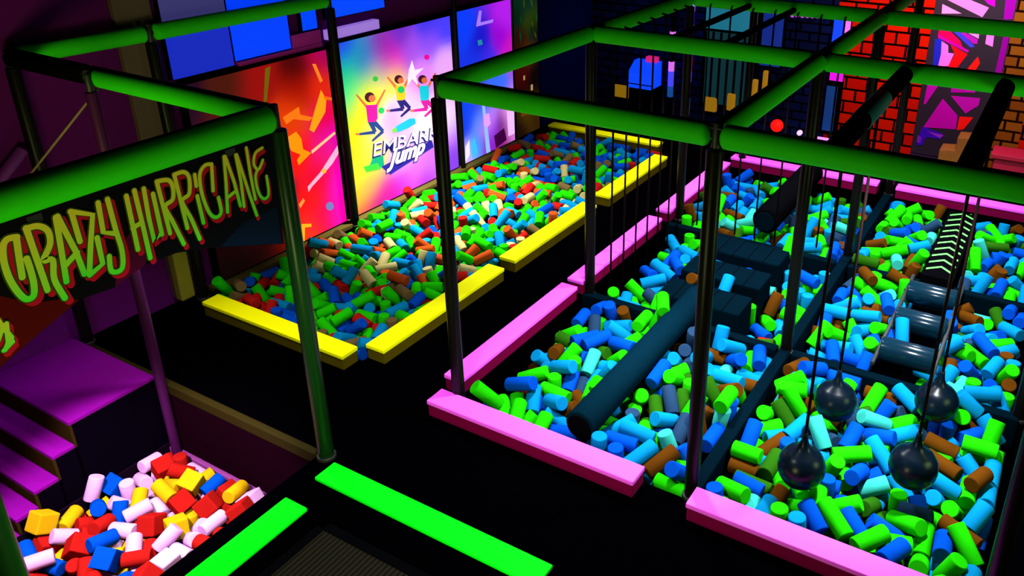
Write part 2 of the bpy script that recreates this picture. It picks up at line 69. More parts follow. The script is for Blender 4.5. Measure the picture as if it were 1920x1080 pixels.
    3,0,0,1,2358,2566,-116,502,-685,510,137, 3,2,0,1,3264,3392,-102,487,333,-515,622, 5,0,1,1,2434,3761,27,891,219,119,380, 5,1,0,1,2386,4045,21,796,-215,560,85,
    1,3,2,1,1946,1627,-83,549,-513,566,338, 3,3,1,1,3365,2339,-212,325,-946,0,0, 1,3,1,1,3042,109,-220,897,365,-235,-80, 5,1,2,1,3188,4429,-137,641,666,245,-293,
    5,3,1,1,2402,3655,-86,72,830,-542,-110, 0,3,0,1,633,420,-199,648,290,377,595, 1,0,1,1,2579,166,-170,443,-620,339,-551, 1,2,0,1,2170,693,-126,33,-6,17,-999,
    5,3,0,1,1970,4180,-107,242,731,-410,-489, 0,1,2,1,1102,360,-128,670,-525,83,-518, 0,3,1,1,1544,741,-153,244,759,-603,27, 0,2,2,1,333,1206,-120,571,-286,661,394,
    1,0,2,1,2539,760,-179,394,-533,449,599, 3,2,0,1,1914,3050,-170,351,355,616,-609, 5,0,2,1,1995,4972,-79,90,-355,-821,437, 0,1,2,1,630,314,-228,512,-12,850,122,
    1,2,1,1,3027,665,-220,569,-70,-431,-697, 3,3,2,1,2347,3446,-63,816,-119,-536,178, 3,1,2,1,2242,2497,-135,481,-790,-230,-303, 0,4,2,1,196,1186,-186,546,-333,-472,607,
    1,2,2,1,2669,792,-221,492,430,-757,29, 0,0,0,1,1633,256,-174,605,-100,-780,127, 0,3,1,1,451,1658,-120,30,-147,-970,-194, 1,1,1,1,3307,1665,-156,709,44,-441,-549,
    4,1,1,1,121,4136,-79,678,365,370,520, 0,0,1,1,680,1113,-150,11,-876,297,380, 1,3,2,1,2563,1706,-174,645,-283,652,-280, 2,2,2,1,427,2778,-124,194,-296,635,-686,
    3,0,1,1,2408,3334,-116,32,-48,996,-68, 4,1,2,1,1512,4867,-119,471,-234,811,256, 0,7,0,1,1079,1468,-139,778,198,386,-454, 1,4,2,1,2063,343,-173,628,309,652,291,
    5,2,0,1,2128,4537,-88,734,-22,554,-391, 0,1,0,1,1636,1444,-184,218,717,255,611, 3,0,1,1,2057,3311,-160,396,260,838,272, 5,7,1,1,2854,3721,-150,537,775,274,-190,
    5,6,2,1,2245,3769,-51,554,348,532,-537, 0,0,0,1,782,693,-104,397,-829,386,-79, 1,0,1,1,2333,1533,-124,413,783,357,-298, 4,1,1,1,1111,4896,-180,697,539,-313,-355,
    5,6,2,1,2909,4510,-87,972,12,-226,-60, 0,0,1,1,396,636,-220,660,0,0,752, 3,2,1,1,2851,2871,-116,118,-297,-925,-204, 0,0,2,1,131,1288,-186,392,519,-716,-254,
    0,1,2,1,448,1554,-151,795,-133,571,-156, 0,1,2,1,1082,1301,-130,414,-879,-238,-9, 2,1,1,1,389,3152,-172,738,-158,-655,-30, 2,1,2,1,169,3264,-172,48,572,-496,652,
    3,1,2,1,3272,2788,-173,205,-384,-645,628, 4,6,0,1,538,3860,-108,502,459,60,-730, 5,1,2,1,3297,3982,-139,601,-199,-345,693, 5,2,1,1,2975,4323,-144,739,665,-106,-14,
    0,0,1,1,770,1665,-31,978,-12,192,79, 2,1,0,1,1577,2931,-233,0,-277,-961,0, 3,0,1,1,2162,3216,-190,777,249,-355,-456, 3,0,2,1,3237,2898,-172,590,-110,711,366,
    5,2,0,1,3073,4470,-141,438,168,96,878, 2,1,0,1,1667,2870,-233,800,0,0,-600, 3,1,2,1,2048,1991,-189,367,568,-213,-705, 3,1,1,1,2150,3053,-161,238,191,-335,892,
    4,0,0,1,1163,5136,-135,182,439,130,870, 4,0,2,1,1250,4596,-134,475,109,618,617, 5,0,0,1,2906,4764,-53,684,31,-526,504, 0,3,2,1,1629,541,-229,190,-435,-692,-544,
    4,4,0,1,1630,4505,-77,35,760,-270,-590, 0,0,2,1,1137,1165,-155,145,-404,-686,587, 4,2,1,1,165,5297,-109,654,-74,498,565, 0,0,2,1,1316,1043,-205,872,-35,1,-487,
    0,4,2,1,456,1197,-197,382,-763,-289,434, 0,2,0,1,221,1652,-95,99,49,599,-793, 1,3,0,1,2069,182,-238,632,-87,-519,569, 1,3,0,1,2102,1276,-119,245,-585,518,-574,
    4,3,0,1,86,3870,-65,973,-80,-185,115, 5,3,2,1,3113,4123,-182,62,-776,-628,15, 1,1,2,1,2074,886,-172,394,138,715,561, 1,7,1,1,2343,974,-115,532,-90,638,-550,
    2,0,2,1,173,1967,-154,375,-33,298,-877, 5,0,2,1,3059,4939,-110,28,806,-329,-492, 0,3,1,1,1624,1040,-53,16,-403,215,-890, 1,0,2,1,3274,1433,-225,843,352,-374,-160,
    2,2,2,1,209,2610,-191,301,-765,180,541, 3,0,2,1,2163,2548,-210,236,911,53,334, 5,0,2,1,2319,4352,-15,869,333,319,-177, 0,7,1,1,542,797,-276,116,117,-697,-698,
    0,0,1,1,705,646,-165,560,356,584,-468, 4,3,2,1,446,4216,-153,113,-626,318,-703, 0,7,2,1,1117,516,-208,0,931,-366,0, 1,1,2,1,2270,736,-160,670,-260,-348,-602,
    2,7,2,1,487,2176,-194,381,742,327,444, 2,0,0,1,366,3390,-175,141,127,548,-815, 3,6,0,1,3048,2038,-172,62,737,-68,670, 3,0,0,1,3366,2136,-233,956,0,0,295,
    3,2,0,1,2460,2441,-118,355,337,634,-599, 5,0,1,1,3238,3710,-149,475,469,-522,531, 1,0,0,1,3182,54,-160,718,254,325,561, 2,1,2,1,1415,3122,-208,0,924,383,0,
    0,0,2,1,1568,1631,-176,132,-32,-731,-668, 2,7,0,1,1684,2254,-233,0,-1000,-32,0, 2,0,2,1,1495,2825,-203,892,282,190,-297, 3,3,2,1,2948,2328,-213,308,714,-543,317,
    5,0,1,1,2964,5172,-150,592,712,357,119, 5,0,2,1,2119,4379,-123,588,-589,554,35, 1,0,2,1,2352,341,-228,529,471,229,668, 1,0,0,1,2948,254,-138,126,-702,-78,-696,
    2,0,1,1,1321,3379,41,108,194,-851,475, 3,0,2,1,3132,2129,-208,0,-310,-951,0, 4,3,2,1,543,3722,-148,714,574,213,341, 4,2,1,1,66,4990,-100,67,-298,952,27,
    5,3,0,1,2380,5292,-95,819,-284,-17,-498, 1,1,0,1,2774,740,-276,648,-623,335,283, 1,7,2,1,2647,1611,-224,482,-54,-862,-145, 2,7,2,1,1359,3385,-205,299,356,-859,212,
    5,0,1,0,2111,5009,-104,295,195,629,-692, 1,1,0,0,2044,1432,-80,695,-8,-691,-199, 5,0,1,0,2122,3709,-157,89,716,458,-519, 5,0,2,0,2266,5230,-117,794,386,399,-249,
    0,2,0,0,1686,901,-125,850,0,0,-527, 0,3,1,0,1628,1338,-176,413,-576,-439,553, 3,2,2,0,3358,3368,-146,37,-110,-791,-600, 4,0,0,0,132,3655,-108,0,680,-733,0,
    4,2,0,0,445,4618,-130,654,182,178,713, 1,1,0,0,2084,1585,-148,482,-350,500,-628, 3,2,0,0,1921,2494,-173,671,-402,287,553, 3,3,1,0,2882,3400,-223,453,190,-871,-4,
    4,2,1,0,314,4404,-76,121,-104,-700,-696, 4,6,2,0,620,4077,-146,576,311,462,599, 5,0,2,0,2106,5188,-95,467,103,-868,130, 0,3,0,0,646,610,-250,799,-302,-509,111,
    2,1,1,0,352,1914,-162,288,664,310,616, 4,0,2,0,1473,4018,-151,706,625,331,27, 4,4,0,0,100,4237,5,530,-643,-553,-5, 5,0,1,0,2040,4829,-129,491,324,321,-742,
    1,1,2,0,2898,807,-213,897,-229,-374,62, 1,1,2,0,2356,690,-108,562,-720,400,82, 3,3,2,0,2263,2861,-171,14,692,-145,-707, 3,2,1,0,2849,2996,-126,39,-519,-823,-230,
    5,3,0,0,3138,5302,-135,335,-906,-40,255, 5,2,1,0,2212,4667,-76,462,-798,-375,93, 2,2,2,0,290,2934,-179,540,729,306,-287, 3,3,2,0,2022,2665,-190,513,816,-228,137,
    3,1,0,0,2395,3074,-155,286,-302,-868,-270, 3,0,0,0,3117,3293,-231,609,320,-344,639, 4,1,2,0,445,4997,-151,244,244,-664,-664, 4,4,0,0,565,5016,-96,443,-377,811,54,
    0,0,0,0,1427,1038,-98,584,621,296,-431, 2,0,2,0,1638,2014,-226,844,-395,331,150, 2,0,0,0,1630,2769,-275,694,-194,-680,-137, 2,1,0,0,1679,3371,-233,0,-368,-930,0,
    4,1,1,0,387,4453,-155,489,-416,542,542, 4,0,1,0,701,3992,-185,523,-391,699,292, 5,1,2,0,3172,5010,-178,163,-278,-947,-10, 5,1,2,0,3036,5247,-178,144,951,-272,26,
    0,0,0,0,309,280,-197,391,105,-438,-803, 2,1,0,0,1579,2402,-276,464,-623,334,533, 0,0,1,0,643,1384,-159,302,-41,-799,519, 1,0,2,0,2180,512,-205,124,-525,606,584,
    2,1,0,0,1077,2353,35,655,-318,-300,-616, 3,3,1,0,3310,2681,-220,0,-529,849,0, 4,7,2,0,119,4554,-83,822,311,-229,-418, 5,3,1,0,2352,3862,-87,113,-174,-581,-787,
    0,7,1,0,970,197,-234,456,-499,-178,-716, 1,3,1,0,3232,1706,-225,690,-296,-376,543, 1,7,2,0,2449,1284,-100,206,858,-350,313, 2,2,1,0,1479,2672,-179,388,-242,655,-602,
    2,4,1,0,1574,1915,-169,248,-572,186,-760, 3,2,2,0,2030,3188,-221,443,366,-327,-750, 0,0,1,0,1233,419,-171,534,570,-418,463, 0,0,2,0,417,877,-200,709,-28,99,-698,
    1,0,0,0,2885,1312,-240,226,-7,846,484, 1,7,0,0,2306,888,-168,620,-550,-246,502, 1,0,2,0,2303,509,-164,360,102,-655,-656, 3,1,1,0,3366,2580,-216,6,110,-993,50,
    4,1,2,0,549,4606,-165,708,705,34,34, 3,6,0,0,3046,2194,-231,836,-330,340,279, 4,0,2,0,1194,4087,-176,334,-247,745,-522, 4,7,0,0,1090,4303,-184,420,-103,-541,-722,
    5,7,0,0,2404,4653,-6,294,-370,63,-879, 5,0,1,0,1915,4760,-160,756,651,42,-49, 5,0,0,0,3284,4468,-187,737,-388,402,380, 5,1,1,0,2920,3898,-131,98,-791,-159,583,
    3,2,0,0,3202,3133,-232,217,23,-884,-415, 4,3,2,0,1386,4187,-182,66,-938,340,35, 4,0,1,0,242,3717,-153,303,312,613,-659, 0,7,2,0,1178,1401,-176,182,-158,-780,-578,
    1,0,0,0,3108,727,-276,658,-62,-704,-258, 1,1,1,0,3051,1373,-227,454,466,-742,159, 4,7,0,0,1583,3997,-83,583,360,-399,609, 5,0,2,0,2016,3908,-185,22,107,-994,-15,
    0,6,1,0,1462,1357,-172,156,106,659,-728, 1,2,1,0,2970,1598,-220,0,-788,615,0, 1,0,1,0,2292,1152,-171,332,675,-211,624, 1,1,2,0,3263,322,-266,192,-713,182,-649,
    2,1,0,0,389,3050,-222,938,314,149,-6, 2,0,1,0,261,3445,-220,0,991,136,0, 0,0,2,0,689,1635,-171,660,623,297,-296, 0,1,2,0,1686,1623,-204,250,-216,-617,-714,
    1,0,1,0,3365,1358,-214,280,711,-600,236, 2,1,2,0,262,2013,-227,473,670,525,-230, 4,2,2,0,247,4982,-186,908,184,-339,166, 5,1,2,0,1914,3842,-91,628,-770,92,75,
    5,2,2,0,3295,4793,-158,172,706,171,666, 2,1,2,0,1459,2957,-203,884,338,-34,321, 4,4,2,0,658,3729,-194,110,177,879,-429, 5,6,2,0,2426,4472,-58,762,642,57,-68,
    5,0,1,0,2216,5068,-151,155,-316,628,694, 1,2,0,0,2462,569,-171,357,-578,-411,608, 1,1,2,0,2680,967,-177,418,691,-273,-522, 3,0,0,0,2845,2129,-275,441,-680,-192,553,
    4,1,0,0,110,3984,-142,487,-695,-347,400, 4,1,1,0,1280,4762,-141,487,-426,117,-754, 4,7,1,0,1446,4495,-131,786,-250,370,427, 4,1,0,0,1328,3958,-151,520,-99,-670,520,
    0,1,2,0,883,624,-201,86,643,699,300, 0,0,0,0,1060,626,-222,989,40,144,3, 3,2,0,0,3251,2333,-229,433,-884,-137,-112, 4,0,2,0,216,4128,-151,553,-326,627,441,
    4,1,0,0,1185,3709,-79,415,640,462,-453, 0,0,0,0,893,837,-276,699,-702,-84,107, 4,4,0,0,1358,5219,-213,0,924,-383,0, 4,0,0,0,347,3702,-172,446,515,528,-507,
    2,3,0,0,807,2308,37,863,458,-136,163, 4,1,2,0,1493,4191,-188,257,0,0,966, 4,1,2,0,478,4339,-205,344,466,-723,377, 4,7,0,0,1633,4998,-149,231,623,-296,686,
    5,0,0,0,2302,4115,-31,411,-351,837,-87, 2,0,1,0,565,2039,-173,331,674,593,-291, 4,1,1,0,983,4831,-256,99,-99,-700,700, 5,3,0,0,3060,4226,-174,306,910,-125,-250,
    5,1,1,0,1977,5198,-60,586,435,365,-578, 0,0,2,0,1632,1233,-197,955,186,-59,-225, 0,3,0,0,1137,763,-276,395,396,586,586, 3,7,1,0,1952,3378,-179,782,-586,118,-176,
    3,3,0,0,2308,2963,-171,561,319,-631,-430, 3,6,1,0,2245,3326,-218,312,219,-881,-280, 3,7,0,0,3044,2797,-233,550,0,0,-835, 3,1,0,0,3228,1968,-169,626,690,-130,339,
    4,6,2,0,585,4343,-205,448,-192,476,732, 4,1,2,0,235,5088,-160,606,-54,760,226, 4,0,1,0,312,4068,-199,309,-308,-359,-825, 4,0,2,0,892,3828,-162,154,-175,-741,-630,
    4,0,2,0,1581,3724,-151,428,-420,550,582, 4,2,0,0,1652,4207,-200,26,-540,-819,192, 4,0,0,0,685,5263,-121,229,-23,965,126, 0,2,2,0,1221,902,-210,380,-438,796,-174,
    0,2,0,0,349,1038,-180,368,606,-432,-557, 3,1,2,0,3134,3042,-224,662,502,-83,550, 1,0,2,0,2939,1705,-276,234,668,-234,-667, 2,0,1,0,1619,3029,-220,0,922,388,0,
    3,3,1,0,2836,1914,-181,731,-212,261,-594, 4,1,2,0,1193,5057,-205,109,481,190,849, 4,0,0,0,1012,5042,-186,455,-355,417,702, 5,1,2,0,1993,4489,-178,532,391,224,-717,
    5,4,2,0,2042,4670,-151,509,51,-582,632, 5,1,2,0,3357,3781,-131,381,-204,425,795, 0,1,2,0,707,1008,-171,653,-189,-695,234, 3,2,1,0,2382,2381,-190,485,776,391,102,
    3,1,1,0,2909,2421,-276,227,666,-238,-670, 4,1,2,0,164,4848,-187,873,326,-228,-282, 4,2,2,0,1111,4590,-223,265,-502,-315,-760, 4,1,2,0,379,4785,-156,628,-607,-405,272,
    5,1,2,0,2816,5266,-151,259,-259,-658,658, 0,1,0,0,736,131,-276,136,624,334,694, 1,0,2,0,2245,1425,-96,114,396,-721,-557, 3,1,0,0,2796,2309,-276,355,357,-610,-612,
    4,3,1,0,1659,3989,-188,955,111,163,-220, 4,3,0,0,1044,3974,-210,748,133,442,477, 5,0,1,0,3300,3877,-182,527,328,736,270, 0,2,2,0,1391,583,-240,137,-353,-461,802,
    1,4,1,0,2828,489,-237,249,-191,813,490, 2,0,0,0,458,2104,-276,701,-591,-389,94, 0,2,0,0,798,54,-221,355,519,-250,-736, 4,1,2,0,1495,4748,-160,89,-694,-311,-644,
    4,3,2,0,185,4698,-151,21,694,137,707, 4,3,1,0,1684,4845,-190,172,-602,748,218, 4,4,0,0,1514,5207,-197,148,899,-207,-356, 0,0,0,0,969,531,-276,698,36,-706,-112,
    0,4,2,0,1225,1103,-206,434,571,-696,45, 1,0,2,0,2788,1368,-276,542,-322,630,454, 3,0,0,0,2114,3446,-156,446,80,40,890, 4,7,2,0,1577,4123,-177,487,16,220,845,
    4,7,1,0,373,4916,-200,0,-752,660,0, 5,2,0,0,3097,3775,-213,850,-373,-303,-217, 5,2,0,0,3089,4590,-151,650,472,-521,-288, 0,1,1,0,267,813,-218,46,20,908,415,
    0,0,0,0,263,1570,-233,0,-943,-334,0, 0,1,0,0,633,851,-208,459,-501,475,559, 1,4,0,0,2550,1367,-172,131,-669,675,-282, 1,2,1,0,2961,934,-84,453,-570,-228,-647,
    2,0,2,0,1314,2343,-208,887,0,0,462, 2,3,2,0,1444,3352,-276,244,72,-703,664, 3,1,2,0,2925,2711,-208,3,-888,-459,0, 4,0,0,0,1010,4333,-253,542,571,-436,436,
    4,0,0,0,700,4970,-114,834,92,-490,236, 4,2,1,0,1685,3786,-171,192,-157,-612,-751, 5,6,2,0,2854,4089,-199,619,341,-341,619, 5,0,2,0,1990,5054,-158,379,-440,774,-253,
    0,0,1,0,1357,359,-200,612,-136,-362,-690, 1,7,1,0,2922,1496,-275,40,-474,525,-706, 1,3,2,0,2289,1308,-177,250,-651,96,711, 2,7,0,0,564,3138,-154,794,437,198,-374,
    3,3,1,0,1920,2298,-210,256,-50,-277,-925, 4,1,0,0,1462,3810,-165,175,67,-466,-865, 4,1,1,0,1192,5231,-171,576,533,496,373, 4,7,0,0,973,4611,-226,588,329,-466,573,
    0,1,2,0,1413,99,-247,568,-201,-574,555, 1,0,1,0,3019,1216,-202,635,-172,-751,-51, 1,0,1,0,3294,944,-276,389,704,-64,-590, 1,0,0,0,1932,706,-230,49,-121,-440,-888,
    1,7,2,0,2499,1002,-158,95,-143,-852,495, 2,0,0,0,1678,3211,-276,551,-554,439,443, 4,1,1,0,1614,5142,-207,348,803,-342,-342, 4,6,0,0,465,3907,-175,492,-78,-484,719,
    4,0,1,0,680,4709,-193,314,-390,217,838, 1,1,2,0,2908,295,-276,459,648,283,538, 1,2,1,0,2610,435,-233,49,-80,849,-520, 2,1,1,0,1418,2001,-276,634,-640,301,312,
    0,3,0,0,989,1602,-276,307,-553,441,637, 1,0,2,0,2427,1313,-276,193,620,-340,680, 1,0,2,0,1984,237,-275,12,494,506,707, 1,1,0,0,3071,954,-211,524,-91,770,352,
    3,1,1,0,2374,3287,-276,492,224,671,508, 4,1,2,0,515,5228,-151,585,-700,103,-396, 4,0,0,0,403,5260,-176,532,-623,572,-57, 4,0,0,0,1629,4650,-127,500,-39,-854,-139,
    4,0,1,0,964,4160,-256,707,-445,-549,-6, 0,0,1,0,804,1326,-162,840,-479,-60,249, 1,1,1,0,2352,480,-276,138,707,19,693, 2,0,2,0,319,2098,-276,704,-608,-362,62,
    2,6,1,0,1278,2809,-182,80,742,-60,-663, 3,1,2,0,2232,2745,-243,165,-375,458,-789, 4,1,2,0,1492,4351,-178,216,750,-606,154, 4,0,0,0,1372,4289,-153,408,-62,-909,57,
    5,0,0,0,1965,4013,-127,679,-314,555,-365, 0,2,0,0,380,382,-242,510,-124,-528,-668, 0,1,0,0,495,1366,-200,82,695,563,439, 0,0,1,0,1145,158,-203,57,282,506,813,
    1,1,0,0,3193,164,-276,610,-660,253,358, 1,1,0,0,3160,1364,-276,253,-358,610,660, 1,2,0,0,2332,1651,-255,335,129,610,707, 1,0,2,0,2629,1092,-208,374,637,-439,-512,
    3,1,1,0,2447,2896,-180,782,601,11,-163, 3,1,2,0,2995,2905,-217,121,-461,64,-877, 4,0,0,0,1309,4438,-129,204,263,-774,-539, 5,0,1,0,3064,4762,-147,877,-422,-215,-85,
    5,0,1,0,2194,3934,-158,198,-597,200,-752, 0,0,2,0,1078,994,-201,72,-978,192,26, 0,7,1,0,1491,1602,-265,699,656,135,-250, 1,3,2,0,3154,1592,-275,650,499,501,-278,
    1,0,0,0,3221,563,-275,286,599,375,646, 1,1,1,0,2716,226,-276,81,79,-703,-702, 3,3,1,0,2211,2169,-239,667,560,-50,488, 4,2,2,0,812,3984,-256,168,627,327,-687,
    4,0,1,0,420,4054,-204,704,-254,394,533, 4,2,1,0,902,4380,-255,697,700,-102,118, 4,0,0,0,287,3891,-210,231,458,-767,-387, 4,0,0,0,1472,5054,-174,611,612,-320,387,
    5,3,1,0,2035,3775,-149,421,743,58,-517, 5,0,2,0,2310,5220,-215,505,-510,-655,-236, 0,3,0,0,1059,898,-276,674,-254,-660,213, 0,0,2,0,1288,143,-276,646,-136,694,287,
    0,0,2,0,1614,133,-276,629,-455,541,323, 0,4,0,0,1197,596,-276,705,612,354,53, 1,7,0,0,2370,1535,-234,470,857,-170,-127, 2,4,0,0,453,3248,-239,245,339,-784,459,
    2,1,0,0,264,2753,-181,113,-648,19,753, 3,6,0,0,3059,3444,-276,229,666,-238,-669, 3,3,1,0,2867,3220,-276,600,-703,-76,374, 4,2,0,0,1665,4593,-210,884,445,66,131,
    0,1,0,0,1321,1490,-258,630,-86,-771,46, 1,1,2,0,2972,968,-276,370,-670,-226,-603, 1,3,0,0,2005,1174,-151,981,-170,-77,-54, 2,5,1,0,1586,2120,-276,316,559,432,632,
    2,3,1,0,1599,2583,-276,435,-634,313,-557, 3,1,0,0,3217,2508,-276,154,634,-313,-690, 3,7,2,0,3329,2874,-275,658,-534,464,259, 3,2,0,0,2980,2515,-226,709,245,-622,-224,
    4,0,1,0,115,3910,-221,660,554,109,495, 5,2,2,0,2347,4232,-55,327,-485,-320,745, 5,7,0,0,2874,4878,-119,41,706,697,118, 5,2,2,0,2192,4035,-121,563,189,-777,-209,
    0,5,0,0,393,765,-276,582,582,-402,-402, 0,7,1,0,1535,477,-276,430,451,-544,562, 0,5,0,0,226,476,-179,356,-276,-744,-493, 0,0,1,0,154,1381,-233,713,-269,446,-470,
    1,0,2,0,1993,1595,-276,701,-221,672,89, 1,1,1,0,2687,502,-275,53,-349,615,705, 1,2,0,0,3139,1140,-276,279,-696,-128,-650, 1,1,1,0,2200,1642,-219,359,-860,-280,229,
    3,0,0,0,2937,2604,-276,279,684,-178,-650, 4,1,2,0,1188,4322,-255,682,598,378,188, 4,1,1,0,568,4855,-212,651,505,106,-557, 4,0,2,0,1381,3722,-185,838,-288,-239,-396,
    5,0,0,0,3101,4006,-214,212,-346,344,-847, 5,7,0,0,2279,4847,-129,819,118,-527,196, 0,2,0,0,454,456,-276,510,64,704,-490, 0,2,0,0,475,1017,-276,300,-688,165,-640,
    1,1,2,0,1982,546,-276,674,359,-609,215, 1,1,0,0,1978,558,-171,529,478,494,497, 2,1,1,0,171,3309,-276,650,-417,571,279, 2,0,0,0,305,3259,-238,426,349,779,-301,
    3,1,2,0,3006,3264,-276,702,-595,-383,87, 3,0,2,0,2022,3016,-185,297,224,550,-748, 4,2,1,0,131,5158,-212,136,850,-81,502, 4,0,1,0,770,4858,-121,818,137,-385,405,
    0,2,0,0,1528,865,-171,38,680,-195,706, 0,0,1,0,1503,1048,-176,550,425,-550,462, 1,0,2,0,2518,662,-276,501,374,600,-498, 1,1,2,0,2514,132,-276,507,-594,384,493,
    1,1,0,0,3041,429,-276,691,-691,151,-151, 1,0,0,0,2821,216,-232,144,759,-451,447, 1,2,0,0,2330,967,-240,141,-564,-631,514, 2,1,2,0,372,2462,-276,647,424,-566,286,
    2,0,0,0,407,2891,-233,406,-742,-468,256, 3,4,2,0,2975,3009,-276,484,-660,-253,515, 4,7,0,0,531,5126,-222,376,-386,743,398, 5,1,0,0,1920,3655,-213,525,0,0,-851,
    5,1,1,0,2986,3979,-187,473,-234,-397,-751, 0,4,1,0,1323,1594,-276,680,-247,-663,195, 0,1,0,0,1616,1044,-195,508,490,-572,417, 0,4,2,0,1608,1394,-275,608,-530,-468,362,
    1,1,0,0,3230,1066,-276,699,-261,657,109, 1,1,2,0,2390,1178,-275,689,482,518,160, 2,1,1,0,1564,3363,-276,699,-699,106,-105, 2,0,1,0,682,2874,-140,296,-339,-107,887,
    3,3,0,0,3262,3417,-276,287,-541,-455,646, 3,1,2,0,2358,3443,-276,505,-505,495,-495, 3,3,1,0,1915,2610,-231,222,373,774,-461, 4,1,1,0,136,4082,-256,615,403,581,349,
    4,2,0,0,878,5087,-256,589,701,96,391, 4,6,1,0,1421,4558,-212,619,306,-423,-586, 4,0,0,0,661,5120,-163,123,-481,525,691, 4,2,0,0,1354,4804,-208,305,899,-12,-313,
    5,1,2,0,3267,4627,-203,482,396,-772,124, 5,0,1,0,2855,4354,-151,453,455,543,-541, 5,4,0,0,3115,4830,-212,691,-238,-411,-545, 5,0,1,0,2202,4267,-113,223,163,430,860,
    0,1,2,0,1596,797,-276,684,684,178,178, 0,6,2,0,1686,1000,-275,661,-661,251,251, 0,6,0,0,536,1622,-209,71,-589,-681,429, 0,1,0,0,1107,1606,-276,707,638,304,-4,
    0,1,1,0,1414,236,-181,733,-263,-527,339, 1,1,2,0,2929,474,-276,200,-419,-570,-678, 2,1,1,0,1470,2737,-276,435,150,-691,-557, 3,1,0,0,1983,2147,-276,94,606,364,701,
    3,3,1,0,2334,2787,-276,191,622,-336,681, 3,0,1,0,3110,2304,-275,399,707,-21,584, 3,7,0,0,2891,2814,-222,939,-81,335,3, 4,1,0,0,1229,4422,-226,439,-817,12,375,
    4,0,2,0,600,4647,-256,465,416,572,-533, 4,0,2,0,132,4242,-100,0,-501,55,-864, 5,4,0,0,3268,4969,-200,150,136,-148,968, 5,2,1,0,1915,5300,-177,682,-419,314,511,
    5,2,0,0,2877,5092,-155,585,-697,-406,-87, 5,0,2,0,2425,4738,-72,278,863,401,-129, 0,3,0,0,248,412,-276,579,-679,-199,-406, 0,3,1,0,155,777,-276,537,684,181,460,
    0,1,1,0,178,984,-276,48,698,-110,-705, 0,0,0,0,420,1116,-276,8,-691,-150,707, 0,1,0,0,282,603,-276,704,491,509,-66, 1,2,0,0,2470,1590,-276,688,690,154,-161,
    1,6,0,0,1939,1247,-220,254,714,-651,41, 2,0,1,0,178,3134,-276,381,572,-416,-596, 4,1,0,0,931,3796,-256,698,-698,116,-116, 4,7,2,0,1580,4428,-197,336,501,-728,-328,
    4,2,0,0,785,3664,-213,0,998,-69,0, 4,0,1,0,1313,4995,-216,546,273,-792,-28, 4,6,1,0,718,4198,-151,34,696,124,706, 5,0,2,0,2930,4040,-256,679,679,-197,-198,
    5,0,2,0,2865,4353,-256,145,-201,678,692, 5,0,2,0,3131,4407,-228,527,40,-616,585, 5,0,1,0,2269,3654,-200,601,0,0,-799, 0,2,1,0,131,267,-276,656,-202,678,-265,
    0,2,2,0,1076,1149,-276,552,563,-428,-442, 0,0,0,0,186,1101,-249,757,305,-506,-278, 0,0,1,0,1006,367,-275,81,587,-394,702, 0,1,2,0,1016,1429,-237,723,-330,-461,396,
    1,1,2,0,2028,1425,-276,142,453,543,-693, 1,7,2,0,3296,758,-276,424,642,296,-566, 1,3,1,0,2618,1000,-276,658,-207,-676,260, 1,1,1,0,2174,1119,-160,407,-139,550,-716,
    3,0,2,0,2010,3367,-275,696,-569,-420,-126, 3,1,0,0,3117,2698,-276,295,-12,707,643, 3,1,0,0,3366,3279,-240,444,282,-456,718, 3,0,2,0,3310,3133,-276,540,327,627,-457,
    3,1,0,0,2571,3015,-210,64,517,-709,-475, 3,1,0,0,2893,1987,-233,808,-484,12,338, 4,3,0,0,1139,4780,-256,250,-588,-392,-661, 4,0,0,0,1685,4399,-255,114,-114,698,698,
    4,0,2,0,979,5200,-256,678,348,616,-202, 4,1,1,0,239,4377,-152,716,698,27,-27, 4,7,1,0,909,4721,-158,269,346,588,-680, 4,1,0,0,1591,4312,-136,220,-411,879,-100,
    5,0,2,0,2406,4074,-150,371,265,656,-601, 5,1,1,0,2968,4753,-200,818,157,-406,375, 5,3,2,0,3093,4624,-256,627,627,-327,-328, 0,4,1,0,1293,432,-276,77,-702,-82,703,
    0,7,2,0,1405,1236,-275,446,-704,-64,549, 0,6,2,0,1600,1589,-275,426,-320,630,564, 0,3,2,0,533,195,-276,690,-550,-444,-152, 0,0,2,0,1112,1289,-263,504,-560,-494,435,
    1,2,0,0,2649,1171,-276,573,-336,622,-415, 1,7,1,0,3290,449,-276,707,-162,688,5, 1,0,1,0,2006,1385,-170,433,-455,577,-522, 1,1,1,0,2252,1095,-276,630,-427,-563,322,
    1,0,0,0,2233,828,-224,235,-627,671,-318, 1,7,0,0,2792,959,-271,350,-262,-677,-592, 1,1,2,0,2909,1705,-171,703,-79,-703,79, 1,1,1,0,2634,292,-185,589,222,-776,46,
    2,2,2,0,437,2712,-276,678,678,201,200, 2,1,2,0,861,2854,-74,672,77,-706,-210, 3,3,1,0,2010,2732,-276,6,-690,153,-707, 3,1,2,0,2307,2021,-276,682,-280,649,-187,
    3,2,2,0,3207,2919,-276,536,-330,625,461, 3,1,1,0,2066,2468,-245,800,133,574,-117, 3,2,0,0,2148,2912,-276,706,-477,522,47, 3,0,2,0,2264,2278,-226,853,-318,-412,-42,
    3,0,1,0,3276,2205,-275,677,192,-680,205, 3,4,0,0,2034,2300,-191,878,-442,7,183, 3,0,2,0,2040,2956,-276,203,615,348,-677, 4,1,2,0,403,3815,-256,27,-27,707,-707,
    4,0,1,0,1261,3712,-151,660,-631,-277,-299, 4,0,1,0,1620,4737,-256,684,22,-707,178, 4,0,0,0,55,4392,-256,689,-689,158,158, 4,2,0,0,253,4724,-256,642,-632,-317,-297,
